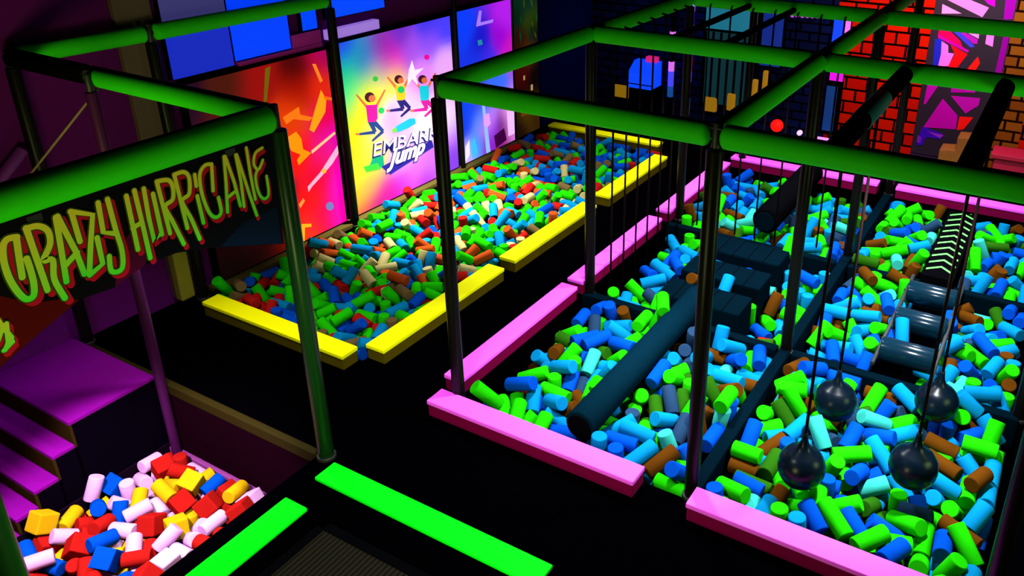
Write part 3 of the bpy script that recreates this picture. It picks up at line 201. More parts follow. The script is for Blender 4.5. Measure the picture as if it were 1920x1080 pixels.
    4,0,2,0,143,4236,-256,536,536,-461,-461, 4,0,2,0,130,4399,-181,232,-90,-626,-739, 4,2,1,0,171,5328,-219,476,779,296,-282, 4,3,2,0,1389,3958,-256,118,-618,-343,697,
    4,1,0,0,838,4051,-155,643,-677,358,12, 4,3,0,0,703,4838,-205,357,821,409,178, 5,1,0,0,2935,3824,-256,676,519,480,208, 5,3,0,0,3182,4300,-255,676,-586,396,-207,
    5,1,1,0,1914,4484,-255,588,588,-393,393, 5,0,1,0,3199,3916,-256,92,604,368,701, 1,6,0,0,2942,1685,-66,197,-690,-99,689, 1,6,1,0,2845,974,-82,399,-840,-335,-154,
    2,0,0,0,629,3334,-169,600,-376,-598,376, 2,2,1,0,1113,2826,-118,9,104,-989,-104, 4,0,0,0,788,4714,-140,44,-374,816,439, 4,0,1,0,889,5229,-161,634,744,168,124,
    5,4,2,0,2279,4639,-153,236,-524,-492,-654, 5,2,1,0,2341,4301,-150,46,-342,-633,693, 5,0,0,0,2855,4618,-149,176,350,-822,413, 5,0,2,0,2637,5235,-124,480,610,-606,-172,
    6,0,4,1,-1511,368,-45,311,575,536,-535, 6,2,4,1,-1832,129,-61,183,-727,213,-626, 6,0,5,1,-2157,622,-81,685,-261,-358,578, 6,0,4,1,-2730,169,4,644,174,207,-716,
    6,5,5,1,-1118,1379,-29,256,595,330,-687, 6,0,5,1,-2396,638,-36,226,402,-739,492, 6,8,5,1,-1548,1095,-26,660,94,732,140, 6,0,5,1,-1581,691,-60,512,52,538,668,
    6,0,4,1,-1436,882,-74,204,-171,940,213, 6,2,4,1,-1336,356,-84,836,98,398,366, 6,2,5,1,-2067,415,-104,194,-195,680,-680, 6,1,3,1,-1085,232,-92,551,-768,292,-142,
    6,9,4,1,-1850,1022,-79,58,-557,108,822, 6,5,4,1,-2336,149,-25,713,-26,669,-210, 6,1,5,1,-2294,1404,-59,728,196,-650,98, 6,1,5,1,-1318,207,-103,883,468,-18,28,
    6,10,4,1,-1378,977,-65,216,-562,422,-678, 6,2,3,1,-1231,969,-103,316,-288,556,713, 6,1,4,1,-2640,1182,12,107,338,764,538, 6,2,4,1,-1867,629,-78,421,818,172,351,
    6,0,3,1,-1734,419,-83,807,-346,455,149, 6,1,3,1,-1130,399,-100,601,785,28,150, 6,0,5,1,-1555,246,-107,270,454,-181,-829, 6,8,5,1,-1233,1928,-103,461,816,-163,-307,
    6,0,5,1,-2192,432,-85,144,-208,194,948, 6,1,3,1,-1968,929,-39,449,-264,-268,-811, 6,1,5,1,-1271,757,-104,512,590,390,-488, 6,0,4,1,-1331,1764,-58,777,441,67,-444,
    6,9,5,1,-1881,1289,-104,521,699,108,-478, 6,0,4,1,-1267,1225,-101,584,631,-330,-391, 6,0,4,1,-1310,2042,-22,663,199,719,67, 6,0,4,1,-2396,1832,5,688,-691,-150,-164,
    6,1,5,1,-1530,2671,-47,544,-338,-264,-721, 6,0,3,1,-1802,308,-117,427,-705,-19,566, 6,5,5,1,-2732,1095,-88,317,-170,-442,-822, 6,0,5,1,-1061,876,-96,246,279,-564,737,
    6,0,5,1,-1408,545,-100,650,-304,618,-321, 6,10,5,1,-2625,259,-3,99,-519,313,-790, 6,0,3,1,-2518,375,-110,247,-650,711,-109, 6,0,3,1,-1839,454,-75,235,44,-456,857,
    6,5,4,1,-2153,180,-83,456,861,135,178, 6,0,4,1,-1211,1158,-138,710,47,-500,494, 6,1,5,1,-2080,933,-58,889,328,-293,-129, 6,10,4,1,-1202,204,-112,313,-569,-464,-603,
    6,9,5,1,-1592,2031,-95,510,-10,810,-288, 6,10,4,1,-1156,574,-153,0,-4,-1000,0, 6,1,5,1,-2731,2306,-16,786,510,-192,293, 6,2,3,1,-2005,128,-71,434,20,10,901,
    6,0,3,1,-1226,2909,-70,168,584,-599,522, 6,8,5,1,-1056,2903,-52,890,28,29,453, 6,0,5,1,-2682,808,-97,927,-213,-308,21, 6,0,3,1,-1907,904,-151,32,909,357,-213,
    6,1,4,1,-1840,1459,-117,532,-528,467,-470, 6,1,3,1,-1614,1610,-92,71,443,-842,300, 6,8,4,1,-2500,1693,-67,499,-15,-466,731, 6,5,4,1,-2023,851,-130,495,-665,-326,455,
    6,2,5,1,-2090,2380,-119,379,738,540,144, 6,2,4,1,-2723,658,-103,257,-190,684,656, 6,8,4,1,-1255,2426,-54,76,-510,-808,-285, 6,0,3,1,-1145,713,-113,240,-729,-106,632,
    6,9,3,1,-1176,1612,-77,443,-75,819,356, 6,1,4,1,-1792,2866,-91,585,-506,62,630, 6,0,5,1,-1616,2164,-26,677,668,161,262, 6,0,3,1,-1091,2055,-91,472,436,-461,-612,
    6,0,3,1,-2402,477,-112,364,24,836,410, 6,0,5,1,-2360,1285,-100,380,-785,335,-357, 6,0,5,1,-1093,1299,-115,270,-46,-741,-613, 6,0,4,1,-2196,1128,-86,638,281,650,303,
    6,1,4,1,-1279,2272,-70,833,-440,-244,230, 6,10,3,1,-2567,208,-79,495,303,-428,692, 6,8,3,1,-2377,2694,-81,468,881,72,9, 6,0,5,1,-2669,3392,-46,702,201,583,355,
    6,1,3,1,-1588,1376,-112,875,-210,-327,289, 6,10,3,1,-1155,2706,-108,319,483,-82,-812, 6,8,5,1,-2515,1195,-73,644,401,328,-564, 6,1,5,1,-1589,4282,-35,504,503,-496,-496,
    6,5,5,1,-2304,2318,-110,504,-181,638,-553, 6,9,5,1,-2006,1383,-108,301,-446,405,740, 6,8,5,1,-1576,1723,-120,4,-721,-158,-675, 6,0,5,1,-1445,2100,-32,430,733,404,-338,
    6,0,5,1,-2267,1824,-100,671,273,-673,-150, 6,1,4,1,-1310,2647,-82,234,837,-356,-344, 6,0,5,1,-1363,3710,-115,545,-532,-466,450, 6,0,4,1,-1325,1324,-100,276,791,479,262,
    6,2,5,1,-1269,4804,-100,408,7,742,532, 6,2,4,1,-2101,761,-113,678,229,695,-67, 6,0,5,1,-2484,663,-70,634,53,-489,596, 6,9,3,1,-2438,1070,-67,401,-872,138,-247,
    6,2,4,1,-2225,2852,-58,590,334,-291,-675, 6,0,4,1,-2731,2062,-74,447,-659,500,339, 6,1,4,1,-2317,778,-99,225,-341,-598,689, 6,1,4,1,-2181,313,-104,573,336,623,415,
    6,0,5,1,-1354,4431,-69,789,-546,-78,-272, 6,2,5,1,-1500,399,-133,692,-554,-284,-367, 6,10,4,1,-1499,146,-149,38,130,990,23, 6,1,3,1,-2079,1738,-104,385,-704,-56,594,
    6,5,4,1,-2016,1993,-86,884,-348,311,38, 6,5,3,1,-1362,450,-90,423,-559,572,-427, 6,8,5,1,-1370,1910,-89,410,600,-666,165, 6,9,4,1,-2200,1694,-108,662,421,614,89,
    6,1,3,1,-1799,2496,-50,740,-259,427,-450, 6,0,3,1,-2630,1799,-25,499,-808,-311,-36, 6,8,3,1,-1911,1836,-90,171,353,192,-900, 6,9,5,1,-1620,3278,-51,426,290,599,-612,
    6,2,4,1,-1279,3107,-46,505,433,-655,359, 6,2,3,1,-2652,398,-41,145,-319,413,-841, 6,2,3,1,-1755,686,-117,269,-522,491,-643, 6,9,4,1,-2399,995,-110,140,-184,-388,892,
    6,5,3,1,-1781,3528,-69,870,-491,26,-44, 6,1,5,1,-1102,3301,-99,652,216,-619,381, 6,0,5,1,-1836,1937,-149,268,119,873,-391, 6,0,3,1,-1424,786,-163,787,0,0,617,
    6,5,3,1,-2732,2596,10,320,80,-230,915, 6,0,3,1,-1545,3427,-70,517,-318,90,-790, 6,0,5,1,-1365,1115,-107,118,-330,578,-737, 6,0,5,1,-2249,982,-58,480,385,-634,-468,
    6,1,5,1,-2161,2068,-106,95,630,-248,-730, 6,0,4,1,-1997,576,-129,534,184,477,674, 6,8,5,1,-2012,3223,-85,176,551,614,537, 6,1,3,1,-1400,4179,-61,993,-106,49,15,
    6,5,5,1,-2470,220,-102,459,563,428,-538, 6,8,4,1,-1822,1779,-109,763,-335,548,-76, 6,0,4,1,-2076,1578,-119,524,-590,-288,-543, 6,0,3,1,-1922,2330,-112,422,630,-499,419,
    6,5,5,1,-2518,3808,-57,641,104,726,226, 6,0,4,1,-2159,1247,-108,186,-198,-263,926, 6,0,3,1,-2037,1823,-113,524,163,-544,-634, 6,0,5,1,-1616,1824,-114,697,369,302,535,
    6,10,4,1,-2714,1546,-73,836,425,-47,345, 6,5,5,1,-2239,4504,-84,438,-68,777,448, 6,8,5,1,-2732,4217,-50,654,-256,260,663, 6,8,5,1,-2294,2415,-71,86,-156,426,-887,
    6,9,3,1,-2578,2514,-74,513,-374,-14,-772, 6,0,4,1,-1259,584,-148,66,977,203,-18, 6,0,3,1,-2689,129,-117,81,-680,-76,725, 6,9,4,1,-2313,2082,-87,930,276,104,-217,
    6,0,4,1,-2585,4477,-86,94,-315,-501,-801, 6,10,5,1,-2132,4685,-62,511,-759,387,115, 6,5,3,1,-1834,2400,-69,671,30,14,-741, 6,5,4,1,-1142,3960,-93,266,-89,473,836,
    6,1,4,1,-2542,2119,-55,365,240,818,-375, 6,8,5,1,-1399,1272,-134,115,885,-162,422, 6,9,3,1,-1150,2444,-163,0,-982,-188,0, 6,9,3,1,-2689,1432,-103,219,611,-377,-660,
    6,5,3,1,-2686,4565,-34,612,168,-767,98, 6,0,5,1,-2474,3696,-96,405,-458,498,-614, 6,9,5,1,-2056,1224,-115,130,148,383,903, 6,0,4,1,-1919,2799,-84,92,-901,-20,-424,
    6,0,3,1,-1640,3794,-107,495,-434,509,-554, 6,0,5,1,-1439,3560,-134,263,-448,-853,50, 6,1,3,1,-1094,3571,-96,32,804,174,568, 6,5,4,1,-2614,482,-103,39,-337,550,-763,
    6,0,5,1,-1985,1569,-152,475,852,-166,-142, 6,1,3,1,-1931,2195,-159,452,155,878,22, 6,2,4,1,-1283,1409,-70,327,-331,304,-831, 6,1,4,1,-1140,2011,-166,233,263,-540,765,
    6,1,4,1,-2336,3773,-54,181,-112,-780,-589, 6,9,3,1,-1714,1612,-101,294,858,410,-100, 6,2,3,1,-1764,4849,-70,776,356,-414,-317, 6,0,3,1,-2196,916,-130,24,660,9,-751,
    6,1,5,1,-2342,3347,-111,720,669,-123,-137, 6,5,4,1,-1637,908,-104,508,209,-688,474, 6,1,4,1,-1115,1536,-117,386,477,174,770, 6,9,3,1,-1737,4238,-69,22,575,-736,357,
    6,1,5,1,-2469,2843,-73,790,498,-231,272, 6,2,5,1,-1223,5135,-52,158,216,718,-643, 6,1,5,1,-1537,691,-145,881,301,328,161, 6,9,3,1,-2442,2382,-102,707,-587,394,15,
    6,0,3,1,-1949,1152,-104,395,-705,-57,586, 6,5,3,1,-1636,3112,-69,937,271,216,-51, 6,0,3,1,-1212,373,-160,855,-289,-386,189, 6,0,4,1,-1951,3724,-73,862,-346,356,98,
    6,2,3,1,-1868,3272,-126,229,-891,-299,255, 6,8,5,1,-2220,3510,-105,407,-562,175,-699, 6,1,3,1,-1568,541,-88,35,-82,-952,-293, 6,0,5,1,-1585,780,-110,593,-588,443,-327,
    6,5,5,1,-2312,220,-127,594,-366,-709,-105, 6,1,3,1,-1661,1326,-150,217,-952,186,-114, 6,2,4,1,-1575,5451,-104,376,-599,-376,599, 6,5,4,1,-1048,611,-153,497,0,0,868,
    6,10,4,1,-1048,4035,-92,575,810,-91,64, 6,5,4,1,-2588,624,-110,588,-267,-615,-453, 6,0,3,1,-2631,3616,-92,417,-355,-253,798, 6,2,4,1,-1860,4348,-38,679,435,-482,342,
    6,10,3,1,-1534,3918,-122,426,508,-414,-624, 6,8,4,1,-1315,1552,-98,640,397,645,-133, 6,1,3,1,-1408,4848,-30,420,724,-14,548, 6,8,4,1,-2554,1592,-102,667,392,590,232,
    6,2,3,1,-1745,4061,-111,349,-458,-714,-399, 6,0,4,1,-2008,2462,-63,325,-876,249,256, 6,5,5,1,-1061,2202,-143,0,956,292,0, 6,0,4,1,-2284,1966,-133,314,-161,862,364,
    6,0,4,1,-2326,3126,-98,752,631,177,72, 6,1,4,1,-1829,5430,-71,287,388,285,828, 6,0,3,1,-1398,2851,-105,270,295,762,-509, 6,5,5,1,-2668,5182,-62,658,502,317,462,
    6,0,3,1,-2530,3171,-49,461,-197,407,-763, 6,1,3,1,-2123,1405,-87,38,-476,692,542, 6,1,5,1,-2329,1601,-133,83,-920,341,176, 6,9,3,1,-2217,2632,-114,491,775,3,-397,
    6,1,4,1,-1795,230,-197,683,-330,-626,-182, 6,2,5,1,-2652,4277,-91,529,-761,224,301, 6,10,3,1,-2394,3425,-60,501,-81,280,-815, 6,8,5,1,-2306,2774,-99,727,-616,-300,-48,
    6,1,4,1,-1601,2964,-104,159,-707,8,689, 6,10,3,1,-2660,4744,-35,562,568,426,424, 6,5,5,1,-2490,2668,-108,200,-156,-604,756, 6,2,3,1,-2304,5336,-59,521,-165,-338,-766,
    6,8,4,1,-2464,3300,-106,598,-368,577,417, 6,2,4,1,-1959,4206,-105,502,232,-616,562, 6,0,4,1,-1717,1028,-142,194,257,-2,947, 6,9,5,1,-2636,1194,-100,234,-386,-758,-471,
    6,1,3,1,-1153,3459,-108,448,-595,-304,595, 6,8,3,1,-2445,2138,-69,0,342,-940,0, 6,0,3,1,-2680,2547,-78,68,-344,-203,-914, 6,0,5,1,-1658,303,-136,730,-564,-45,-384,
    6,1,4,1,-1909,5010,-65,260,422,668,555, 6,0,3,1,-2732,2923,-102,455,-576,-532,-420, 6,0,4,1,-2388,1520,-80,200,32,-920,-335, 6,9,5,1,-2384,4187,-70,805,342,392,286,
    6,2,5,1,-2007,242,-117,452,-613,390,-518, 6,10,5,1,-1944,4625,-84,437,-333,-433,-714, 6,1,5,1,-1544,4502,-74,562,-301,-759,-129, 6,0,5,1,-1048,3736,-111,561,819,-98,67,
    6,1,5,1,-2393,831,-146,418,893,-45,164, 6,9,3,1,-1509,1462,-155,69,597,794,92, 6,8,5,1,-1632,3596,-104,707,-149,691,-9, 6,1,3,1,-1143,5103,-104,316,297,642,-632,
    6,9,4,1,-1910,2922,-115,309,-367,28,877, 6,9,5,1,-1800,2589,-80,883,-133,-427,139, 6,1,5,1,-1637,1460,-136,326,361,872,-50, 6,1,3,1,-1048,1071,-126,684,-513,-311,-415,
    6,2,5,1,-2732,4916,-34,620,777,-86,69, 6,9,3,1,-2121,4142,-118,170,500,-701,-479, 6,10,3,1,-2044,5037,-42,618,520,-93,-582, 6,1,3,1,-1153,4292,-69,685,0,0,728,
    6,8,3,1,-2681,1302,-48,253,-90,-483,834, 6,0,5,1,-2453,4116,-113,545,-441,-705,109, 6,2,4,1,-1859,4081,-146,396,9,-95,913, 6,0,4,1,-1560,3106,-127,49,-253,-518,-816,
    6,0,3,1,-2731,484,-103,128,472,842,-228, 6,9,5,1,-1299,3817,-58,716,351,482,-363, 6,0,5,1,-1212,3868,-64,131,279,-823,-477, 6,0,5,1,-2550,822,-107,510,-588,416,471,
    6,0,5,1,-1150,2160,-143,983,0,0,182, 6,0,4,1,-2246,3122,-154,736,-40,466,-489, 6,9,4,1,-1815,3001,-99,535,469,695,-107, 6,0,4,1,-1416,1480,-142,800,-532,-36,275,
    6,5,4,1,-2313,649,-106,603,-469,-53,-643, 6,0,5,1,-1240,4075,-96,157,-660,-657,329, 6,0,3,1,-2142,3679,-104,262,331,-638,-644, 6,2,5,1,-2253,5136,-104,699,49,705,109,
    6,1,5,1,-2070,4223,-134,329,-153,53,-930, 6,0,4,1,-1753,5023,-86,785,-531,-318,-25, 6,5,3,1,-1301,3401,-128,571,571,284,516, 6,1,4,1,-2496,2474,-103,115,-451,-512,-722,
    6,0,5,1,-1978,3539,-143,58,0,0,998, 6,2,3,1,-1714,5412,-103,430,369,536,-625, 6,0,5,1,-1137,2968,-97,894,-88,361,250, 6,2,5,1,-2454,5351,-103,471,-461,529,-534,
    6,0,4,1,-2015,3115,-106,292,376,-809,-346, 6,0,4,1,-2731,2232,-143,136,-885,440,67, 6,1,4,1,-1984,2649,-90,66,-217,-789,571, 6,0,5,1,-2036,5345,-82,652,316,618,-305,
    6,1,4,1,-1836,4169,-105,379,347,71,855, 6,0,3,1,-1504,2342,-104,2,-477,124,-870, 6,1,4,1,-2403,2052,-152,906,1,-8,423, 6,8,4,1,-2235,1563,-136,774,424,-270,384,
    6,1,3,1,-1432,2714,-117,310,374,810,328, 6,9,4,1,-1223,3799,-130,449,-831,-186,272, 6,1,5,1,-2638,3011,-119,580,618,-288,445, 6,5,4,1,-2544,4842,-96,640,277,-486,527,
    6,5,5,1,-1854,4658,-109,46,-5,733,-679, 6,0,4,1,-1768,5215,-88,229,-540,753,298, 6,8,3,1,-1571,3278,-132,465,434,159,756, 6,1,4,1,-1548,4024,-84,163,300,-365,866,
    6,0,3,1,-2602,1509,-133,269,404,-234,-842, 6,0,3,1,-2627,2738,-115,750,-370,-406,369, 6,5,3,1,-2183,2410,-155,409,439,798,-62, 6,8,3,1,-2250,4123,-116,455,59,-805,-377,
    6,1,4,1,-1758,2153,-116,851,-57,522,-4, 6,0,5,1,-1134,1854,-197,699,-355,611,-104, 6,2,4,1,-2471,3117,-110,400,386,553,621, 6,5,4,1,-2312,386,-166,828,-472,-297,64,
    6,2,3,1,-1816,1597,-154,190,342,157,-907, 6,1,3,1,-1362,2988,-99,800,-182,-463,336, 6,5,5,1,-1210,2521,-150,795,-203,439,365, 6,0,3,1,-2564,5254,-73,799,-390,-161,-429,
    6,2,3,1,-2317,4662,-88,616,54,782,81, 6,0,3,1,-2226,3219,-163,673,115,-495,-537, 6,1,5,1,-2156,4841,-84,513,-666,396,-368, 6,5,4,1,-1101,5436,-104,337,646,299,616,
    6,5,3,1,-2387,157,-163,0,230,-973,0, 6,0,5,1,-2621,2390,-152,441,46,868,-224, 6,5,4,1,-1174,4923,-153,0,468,884,-2, 6,2,5,1,-1140,5290,-104,714,-699,24,-23,
    6,8,3,1,-1820,2276,-127,437,-337,-599,-581, 6,1,3,1,-1730,4603,-98,458,4,473,-753, 6,1,5,1,-1285,2828,-127,589,-427,-540,-424, 6,1,3,1,-1049,5128,-99,692,543,294,-375,
    6,2,4,0,-2404,1663,-115,233,361,233,872, 6,1,3,0,-2472,5104,-100,91,722,-316,-609, 6,10,5,0,-1416,4755,-88,837,416,255,-247, 6,2,4,0,-1151,4490,-113,318,684,-148,-640,
    6,1,3,0,-1673,2586,-160,870,456,97,162, 6,1,4,0,-1370,2231,-153,1,0,0,1000, 6,10,4,0,-1609,1107,-117,677,627,325,-207, 6,1,3,0,-1086,2569,-160,224,832,290,-418,
    6,8,3,0,-2451,1435,-114,68,640,-68,-763, 6,9,5,0,-2037,2779,-112,406,-498,-70,763, 6,0,5,0,-1788,1098,-129,100,894,34,-436, 6,9,3,0,-1703,2072,-158,385,240,856,248,
    6,0,5,0,-1759,3100,-119,513,-89,576,-631, 6,10,4,0,-1488,4585,-99,189,639,689,-285, 6,8,3,0,-1426,1673,-125,328,341,-763,440, 6,1,5,0,-1483,5274,-116,223,548,129,-796,
    6,0,3,0,-2466,4013,-107,376,-597,-213,676, 6,0,3,0,-2242,2953,-104,533,31,-706,464, 6,10,3,0,-2152,544,-151,710,-97,-258,648, 6,5,3,0,-2596,2860,-114,447,-500,-589,451,
    6,5,3,0,-2208,3315,-163,0,931,-366,0, 6,5,5,0,-1689,2727,-150,94,-526,704,468, 6,0,4,0,-2522,4665,-153,882,0,0,471, 6,0,4,0,-1837,2666,-135,174,363,-809,428,
    6,9,5,0,-2096,3902,-143,968,0,0,252, 6,1,4,0,-1939,3385,-142,9,624,758,-189, 6,1,3,0,-1706,547,-111,619,-551,417,-373, 6,0,3,0,-1687,3682,-109,214,-776,493,-330,
    6,0,3,0,-1631,4169,-135,40,668,355,-653, 6,5,3,0,-1049,407,-155,794,-362,-202,-444, 6,0,3,0,-2247,3644,-98,528,-655,-521,147, 6,8,3,0,-1624,2876,-76,648,-59,-755,-82,
    6,0,5,0,-1300,4939,-101,186,181,639,724, 6,2,4,0,-1054,3098,-143,56,-251,-918,-303, 6,1,3,0,-2644,882,-154,751,19,-378,-542, 6,0,3,0,-1939,425,-150,136,-717,-516,449,
    6,2,4,0,-1964,5397,-111,763,-575,-77,286, 6,5,3,0,-1405,217,-154,385,-887,244,75, 6,0,4,0,-1099,4394,-119,13,-742,-77,-665, 6,1,4,0,-2541,3361,-103,656,-709,11,-259,
    6,0,3,0,-2090,3760,-107,412,-185,652,-609, 6,2,4,0,-2107,5169,-66,122,68,832,-537, 6,1,3,0,-1355,5092,-85,196,-777,-271,533, 6,1,3,0,-1604,4295,-163,480,0,0,877,
    6,5,4,0,-1175,1090,-197,149,-707,8,-691, 6,1,5,0,-2426,1199,-149,58,-850,210,479, 6,0,3,0,-2090,2695,-163,0,539,842,0, 6,2,5,0,-2007,4097,-197,702,74,703,84,
    6,5,5,0,-1190,482,-168,35,580,-91,-808, 6,1,5,0,-1531,1888,-146,188,-512,730,-412, 6,2,4,0,-2493,2013,-145,904,361,-1,229, 6,0,4,0,-2578,3916,-78,499,-40,366,784,
    6,1,4,0,-2380,4412,-114,111,203,652,-722, 6,1,5,0,-2026,4490,-137,70,806,207,550, 6,10,5,0,-2434,1826,-143,0,-895,447,0, 6,0,5,0,-2422,4995,-151,652,-387,-366,540,
    6,5,4,0,-1932,2062,-154,73,-504,728,-459, 6,0,5,0,-1775,944,-184,439,-698,-285,489, 6,2,4,0,-1125,128,-160,832,-120,505,-197, 6,1,4,0,-1222,4662,-168,365,-232,-516,-739,
    6,0,5,0,-2578,5016,-137,827,321,139,-440, 6,5,3,0,-2339,4924,-113,540,-66,376,750, 6,0,3,0,-2185,3406,-131,286,-77,948,-114, 6,1,3,0,-1942,1935,-163,0,980,-199,0,
    6,2,4,0,-1502,1127,-123,700,-502,-426,-275, 6,0,3,0,-1560,2553,-134,130,103,-911,-377, 6,2,5,0,-1617,4835,-103,307,-532,464,638, 6,2,4,0,-1604,5048,-104,709,701,-57,-56,
    6,2,4,0,-1779,847,-197,706,184,683,-32, 6,0,4,0,-1335,1376,-196,618,-557,436,-344, 6,1,5,0,-1228,1995,-197,662,704,-64,247, 6,1,5,0,-2640,3798,-142,121,412,0,-903,
    6,1,3,0,-2212,1326,-154,88,174,340,920, 6,0,5,0,-1492,3417,-155,516,-788,-334,19, 6,0,3,0,-2639,3210,-112,23,-316,-690,651, 6,1,3,0,-2231,4225,-159,22,439,897,-43,
    6,1,4,0,-1855,178,-146,524,-229,-288,-768, 6,0,3,0,-1770,1689,-130,408,-363,-326,772, 6,2,3,0,-1296,5448,-104,664,224,-671,-243, 6,0,3,0,-1075,3219,-152,314,-497,-798,-131,
    6,0,3,0,-1049,4672,-138,144,238,822,-497, 6,9,5,0,-1661,2306,-141,574,-22,15,818, 6,1,4,0,-2678,1087,-197,183,-707,27,683, 6,8,3,0,-1818,1212,-163,396,0,0,918,
    6,0,3,0,-1734,2428,-124,639,597,366,-317, 6,0,4,0,-1456,2420,-146,28,386,-918,87, 6,0,4,0,-1330,2041,-116,163,-415,486,752, 6,1,5,0,-1434,4062,-155,733,394,-378,406,
    6,1,3,0,-1104,788,-160,66,-694,540,-472, 6,1,4,0,-2686,336,-111,74,689,-84,-716, 6,0,4,0,-2545,1792,-144,746,5,-334,-576, 6,8,3,0,-2372,2207,-162,457,788,374,175,
    6,10,5,0,-1139,4835,-168,579,-523,279,-560, 6,0,3,0,-2474,5452,-107,683,278,-320,-594, 6,0,5,0,-2058,3307,-101,256,435,696,511, 6,1,5,0,-1255,4294,-117,556,-738,203,322,
    6,1,3,0,-1178,2350,-151,959,26,-256,-118, 6,9,3,0,-1581,3593,-197,125,-190,-681,-696, 6,0,5,0,-1048,1723,-158,444,285,458,-715, 6,1,4,0,-2248,4391,-136,40,-493,756,428,
    6,0,5,0,-1300,4501,-128,342,540,617,-459, 6,0,5,0,-2333,4225,-141,325,-18,397,858, 6,2,4,0,-2242,3846,-134,120,-109,-634,756, 6,8,4,0,-1830,3612,-112,282,-343,-360,821,
    6,2,3,0,-1520,4852,-94,467,-858,110,181, 6,9,4,0,-1141,2254,-153,0,-466,-885,0, 6,0,3,0,-1739,1986,-197,361,-700,-97,608, 6,5,5,0,-2516,4474,-151,218,854,197,-430,
    6,0,4,0,-1553,2164,-104,567,-287,-640,-431, 6,0,5,0,-1383,2488,-103,494,173,685,-505, 6,2,5,0,-1452,4268,-157,843,-234,471,-116, 6,8,5,0,-1048,4246,-124,496,498,-504,502,
    6,0,5,0,-2147,2540,-154,302,-220,-834,-406, 6,1,5,0,-2067,4979,-119,674,-638,-368,54, 6,0,4,0,-2050,4619,-156,349,-165,858,-339, 6,1,4,0,-1309,4151,-153,0,-166,986,0,
    6,2,3,0,-2079,2146,-126,317,-754,-520,248, 6,8,4,0,-1589,2744,-77,284,944,151,75, 6,1,3,0,-1282,3496,-163,855,0,0,518, 6,0,4,0,-2069,426,-197,654,-706,43,268,
    6,1,4,0,-2687,1981,-147,36,824,411,-387, 6,0,5,0,-2420,2316,-197,178,-707,21,684, 6,5,4,0,-2233,726,-154,334,-870,-160,326, 6,8,3,0,-2361,1766,-197,593,701,-90,-385,
    6,1,5,0,-2167,3549,-197,39,-335,-623,706, 6,0,4,0,-1931,4843,-142,37,908,-321,265, 6,0,5,0,-2466,3535,-130,160,418,-749,488, 6,8,4,0,-1997,1022,-151,364,-478,386,700,
    6,9,4,0,-1853,3767,-114,568,504,-360,542, 6,2,3,0,-1722,4792,-162,525,-273,-406,696, 6,9,5,0,-1522,909,-139,35,-339,939,-35, 6,2,5,0,-1636,3493,-109,679,-388,181,-597,
    6,0,3,0,-1268,2134,-124,509,-647,-562,81, 6,8,4,0,-2172,3997,-150,764,-121,-617,146, 6,0,3,0,-2628,1735,-104,441,255,-652,-561, 6,0,5,0,-1329,398,-196,121,25,-707,-697,
    6,2,5,0,-1049,2756,-167,516,718,-379,272, 6,10,3,0,-2635,5102,-122,117,236,821,506, 6,0,3,0,-2436,5247,-129,322,622,317,639, 6,5,3,0,-1783,3386,-125,836,312,-277,358,
    6,5,4,0,-1774,3923,-160,66,701,135,-697, 6,0,5,0,-1438,3059,-129,472,293,-818,146, 6,5,3,0,-2108,4318,-115,740,459,-11,-491, 6,1,4,0,-1703,3324,-123,150,179,310,-922,
    6,0,5,0,-1736,5110,-148,133,793,398,-442, 6,8,3,0,-2343,2518,-164,57,636,575,-511, 6,1,5,0,-1217,3102,-118,690,-691,180,122, 6,2,4,0,-1454,650,-196,679,-660,254,197,
    6,2,5,0,-2669,4088,-122,280,544,312,727, 6,0,5,0,-2464,3709,-196,222,-25,-707,-671, 6,0,5,0,-2430,3912,-104,436,447,-408,-666, 6,2,3,0,-2528,4312,-163,977,0,0,215,
    6,1,4,0,-2244,2283,-197,240,595,382,-665, 6,8,5,0,-1936,1133,-197,246,65,704,-663, 6,5,5,0,-1631,467,-139,459,359,-116,804, 6,1,3,0,-1583,5335,-136,770,-352,280,-452,
    6,2,3,0,-1405,4952,-103,340,19,602,722, 6,1,5,0,-2659,1897,-104,600,185,680,380, 6,0,3,0,-2532,1046,-118,690,-577,-426,-96, 6,8,3,0,-2383,3013,-104,692,692,143,143,
    6,5,4,0,-2465,4797,-146,147,138,352,914, 6,0,4,0,-1469,5087,-148,713,-456,191,498, 6,0,3,0,-1617,2395,-151,282,814,503,59, 6,0,5,0,-2627,446,-197,700,589,-391,-96,
    6,1,5,0,-2464,4051,-197,306,690,156,-638, 6,5,3,0,-1978,1714,-197,467,123,-696,531, 6,2,4,0,-2664,4910,-102,34,-142,693,-706, 6,2,5,0,-2186,4978,-151,446,645,586,204,
    6,0,3,0,-1371,3854,-164,446,500,-66,-740, 6,9,5,0,-1191,3313,-150,739,-326,351,474, 6,8,4,0,-2683,3698,-119,328,-323,-191,867, 6,2,5,0,-2589,4772,-163,228,-663,-499,-509,
    6,10,3,0,-2226,5391,-122,352,-438,633,-534, 6,5,5,0,-1895,5213,-126,803,468,49,365, 6,2,4,0,-1265,5297,-98,287,-524,-441,-670, 6,2,4,0,-2437,4256,-197,706,-406,579,-43,
    6,5,3,0,-1633,851,-196,526,641,299,-473, 6,1,3,0,-1549,2870,-197,443,438,-555,551, 6,8,4,0,-1319,2701,-197,422,180,684,-568, 6,0,5,0,-1210,671,-197,672,-246,-663,221,
    6,1,3,0,-2253,467,-151,148,891,-352,245, 6,5,4,0,-2228,2780,-166,381,545,107,739, 6,5,4,0,-2311,4798,-129,629,9,-522,576, 6,1,5,0,-1899,4996,-161,527,-824,-136,-157,
    6,0,4,0,-1769,1419,-197,278,-682,187,-650, 6,0,3,0,-2552,2243,-114,442,171,725,500, 6,0,3,0,-2239,1043,-129,136,-606,147,-770, 6,0,3,0,-1241,1658,-129,82,-931,124,-333,
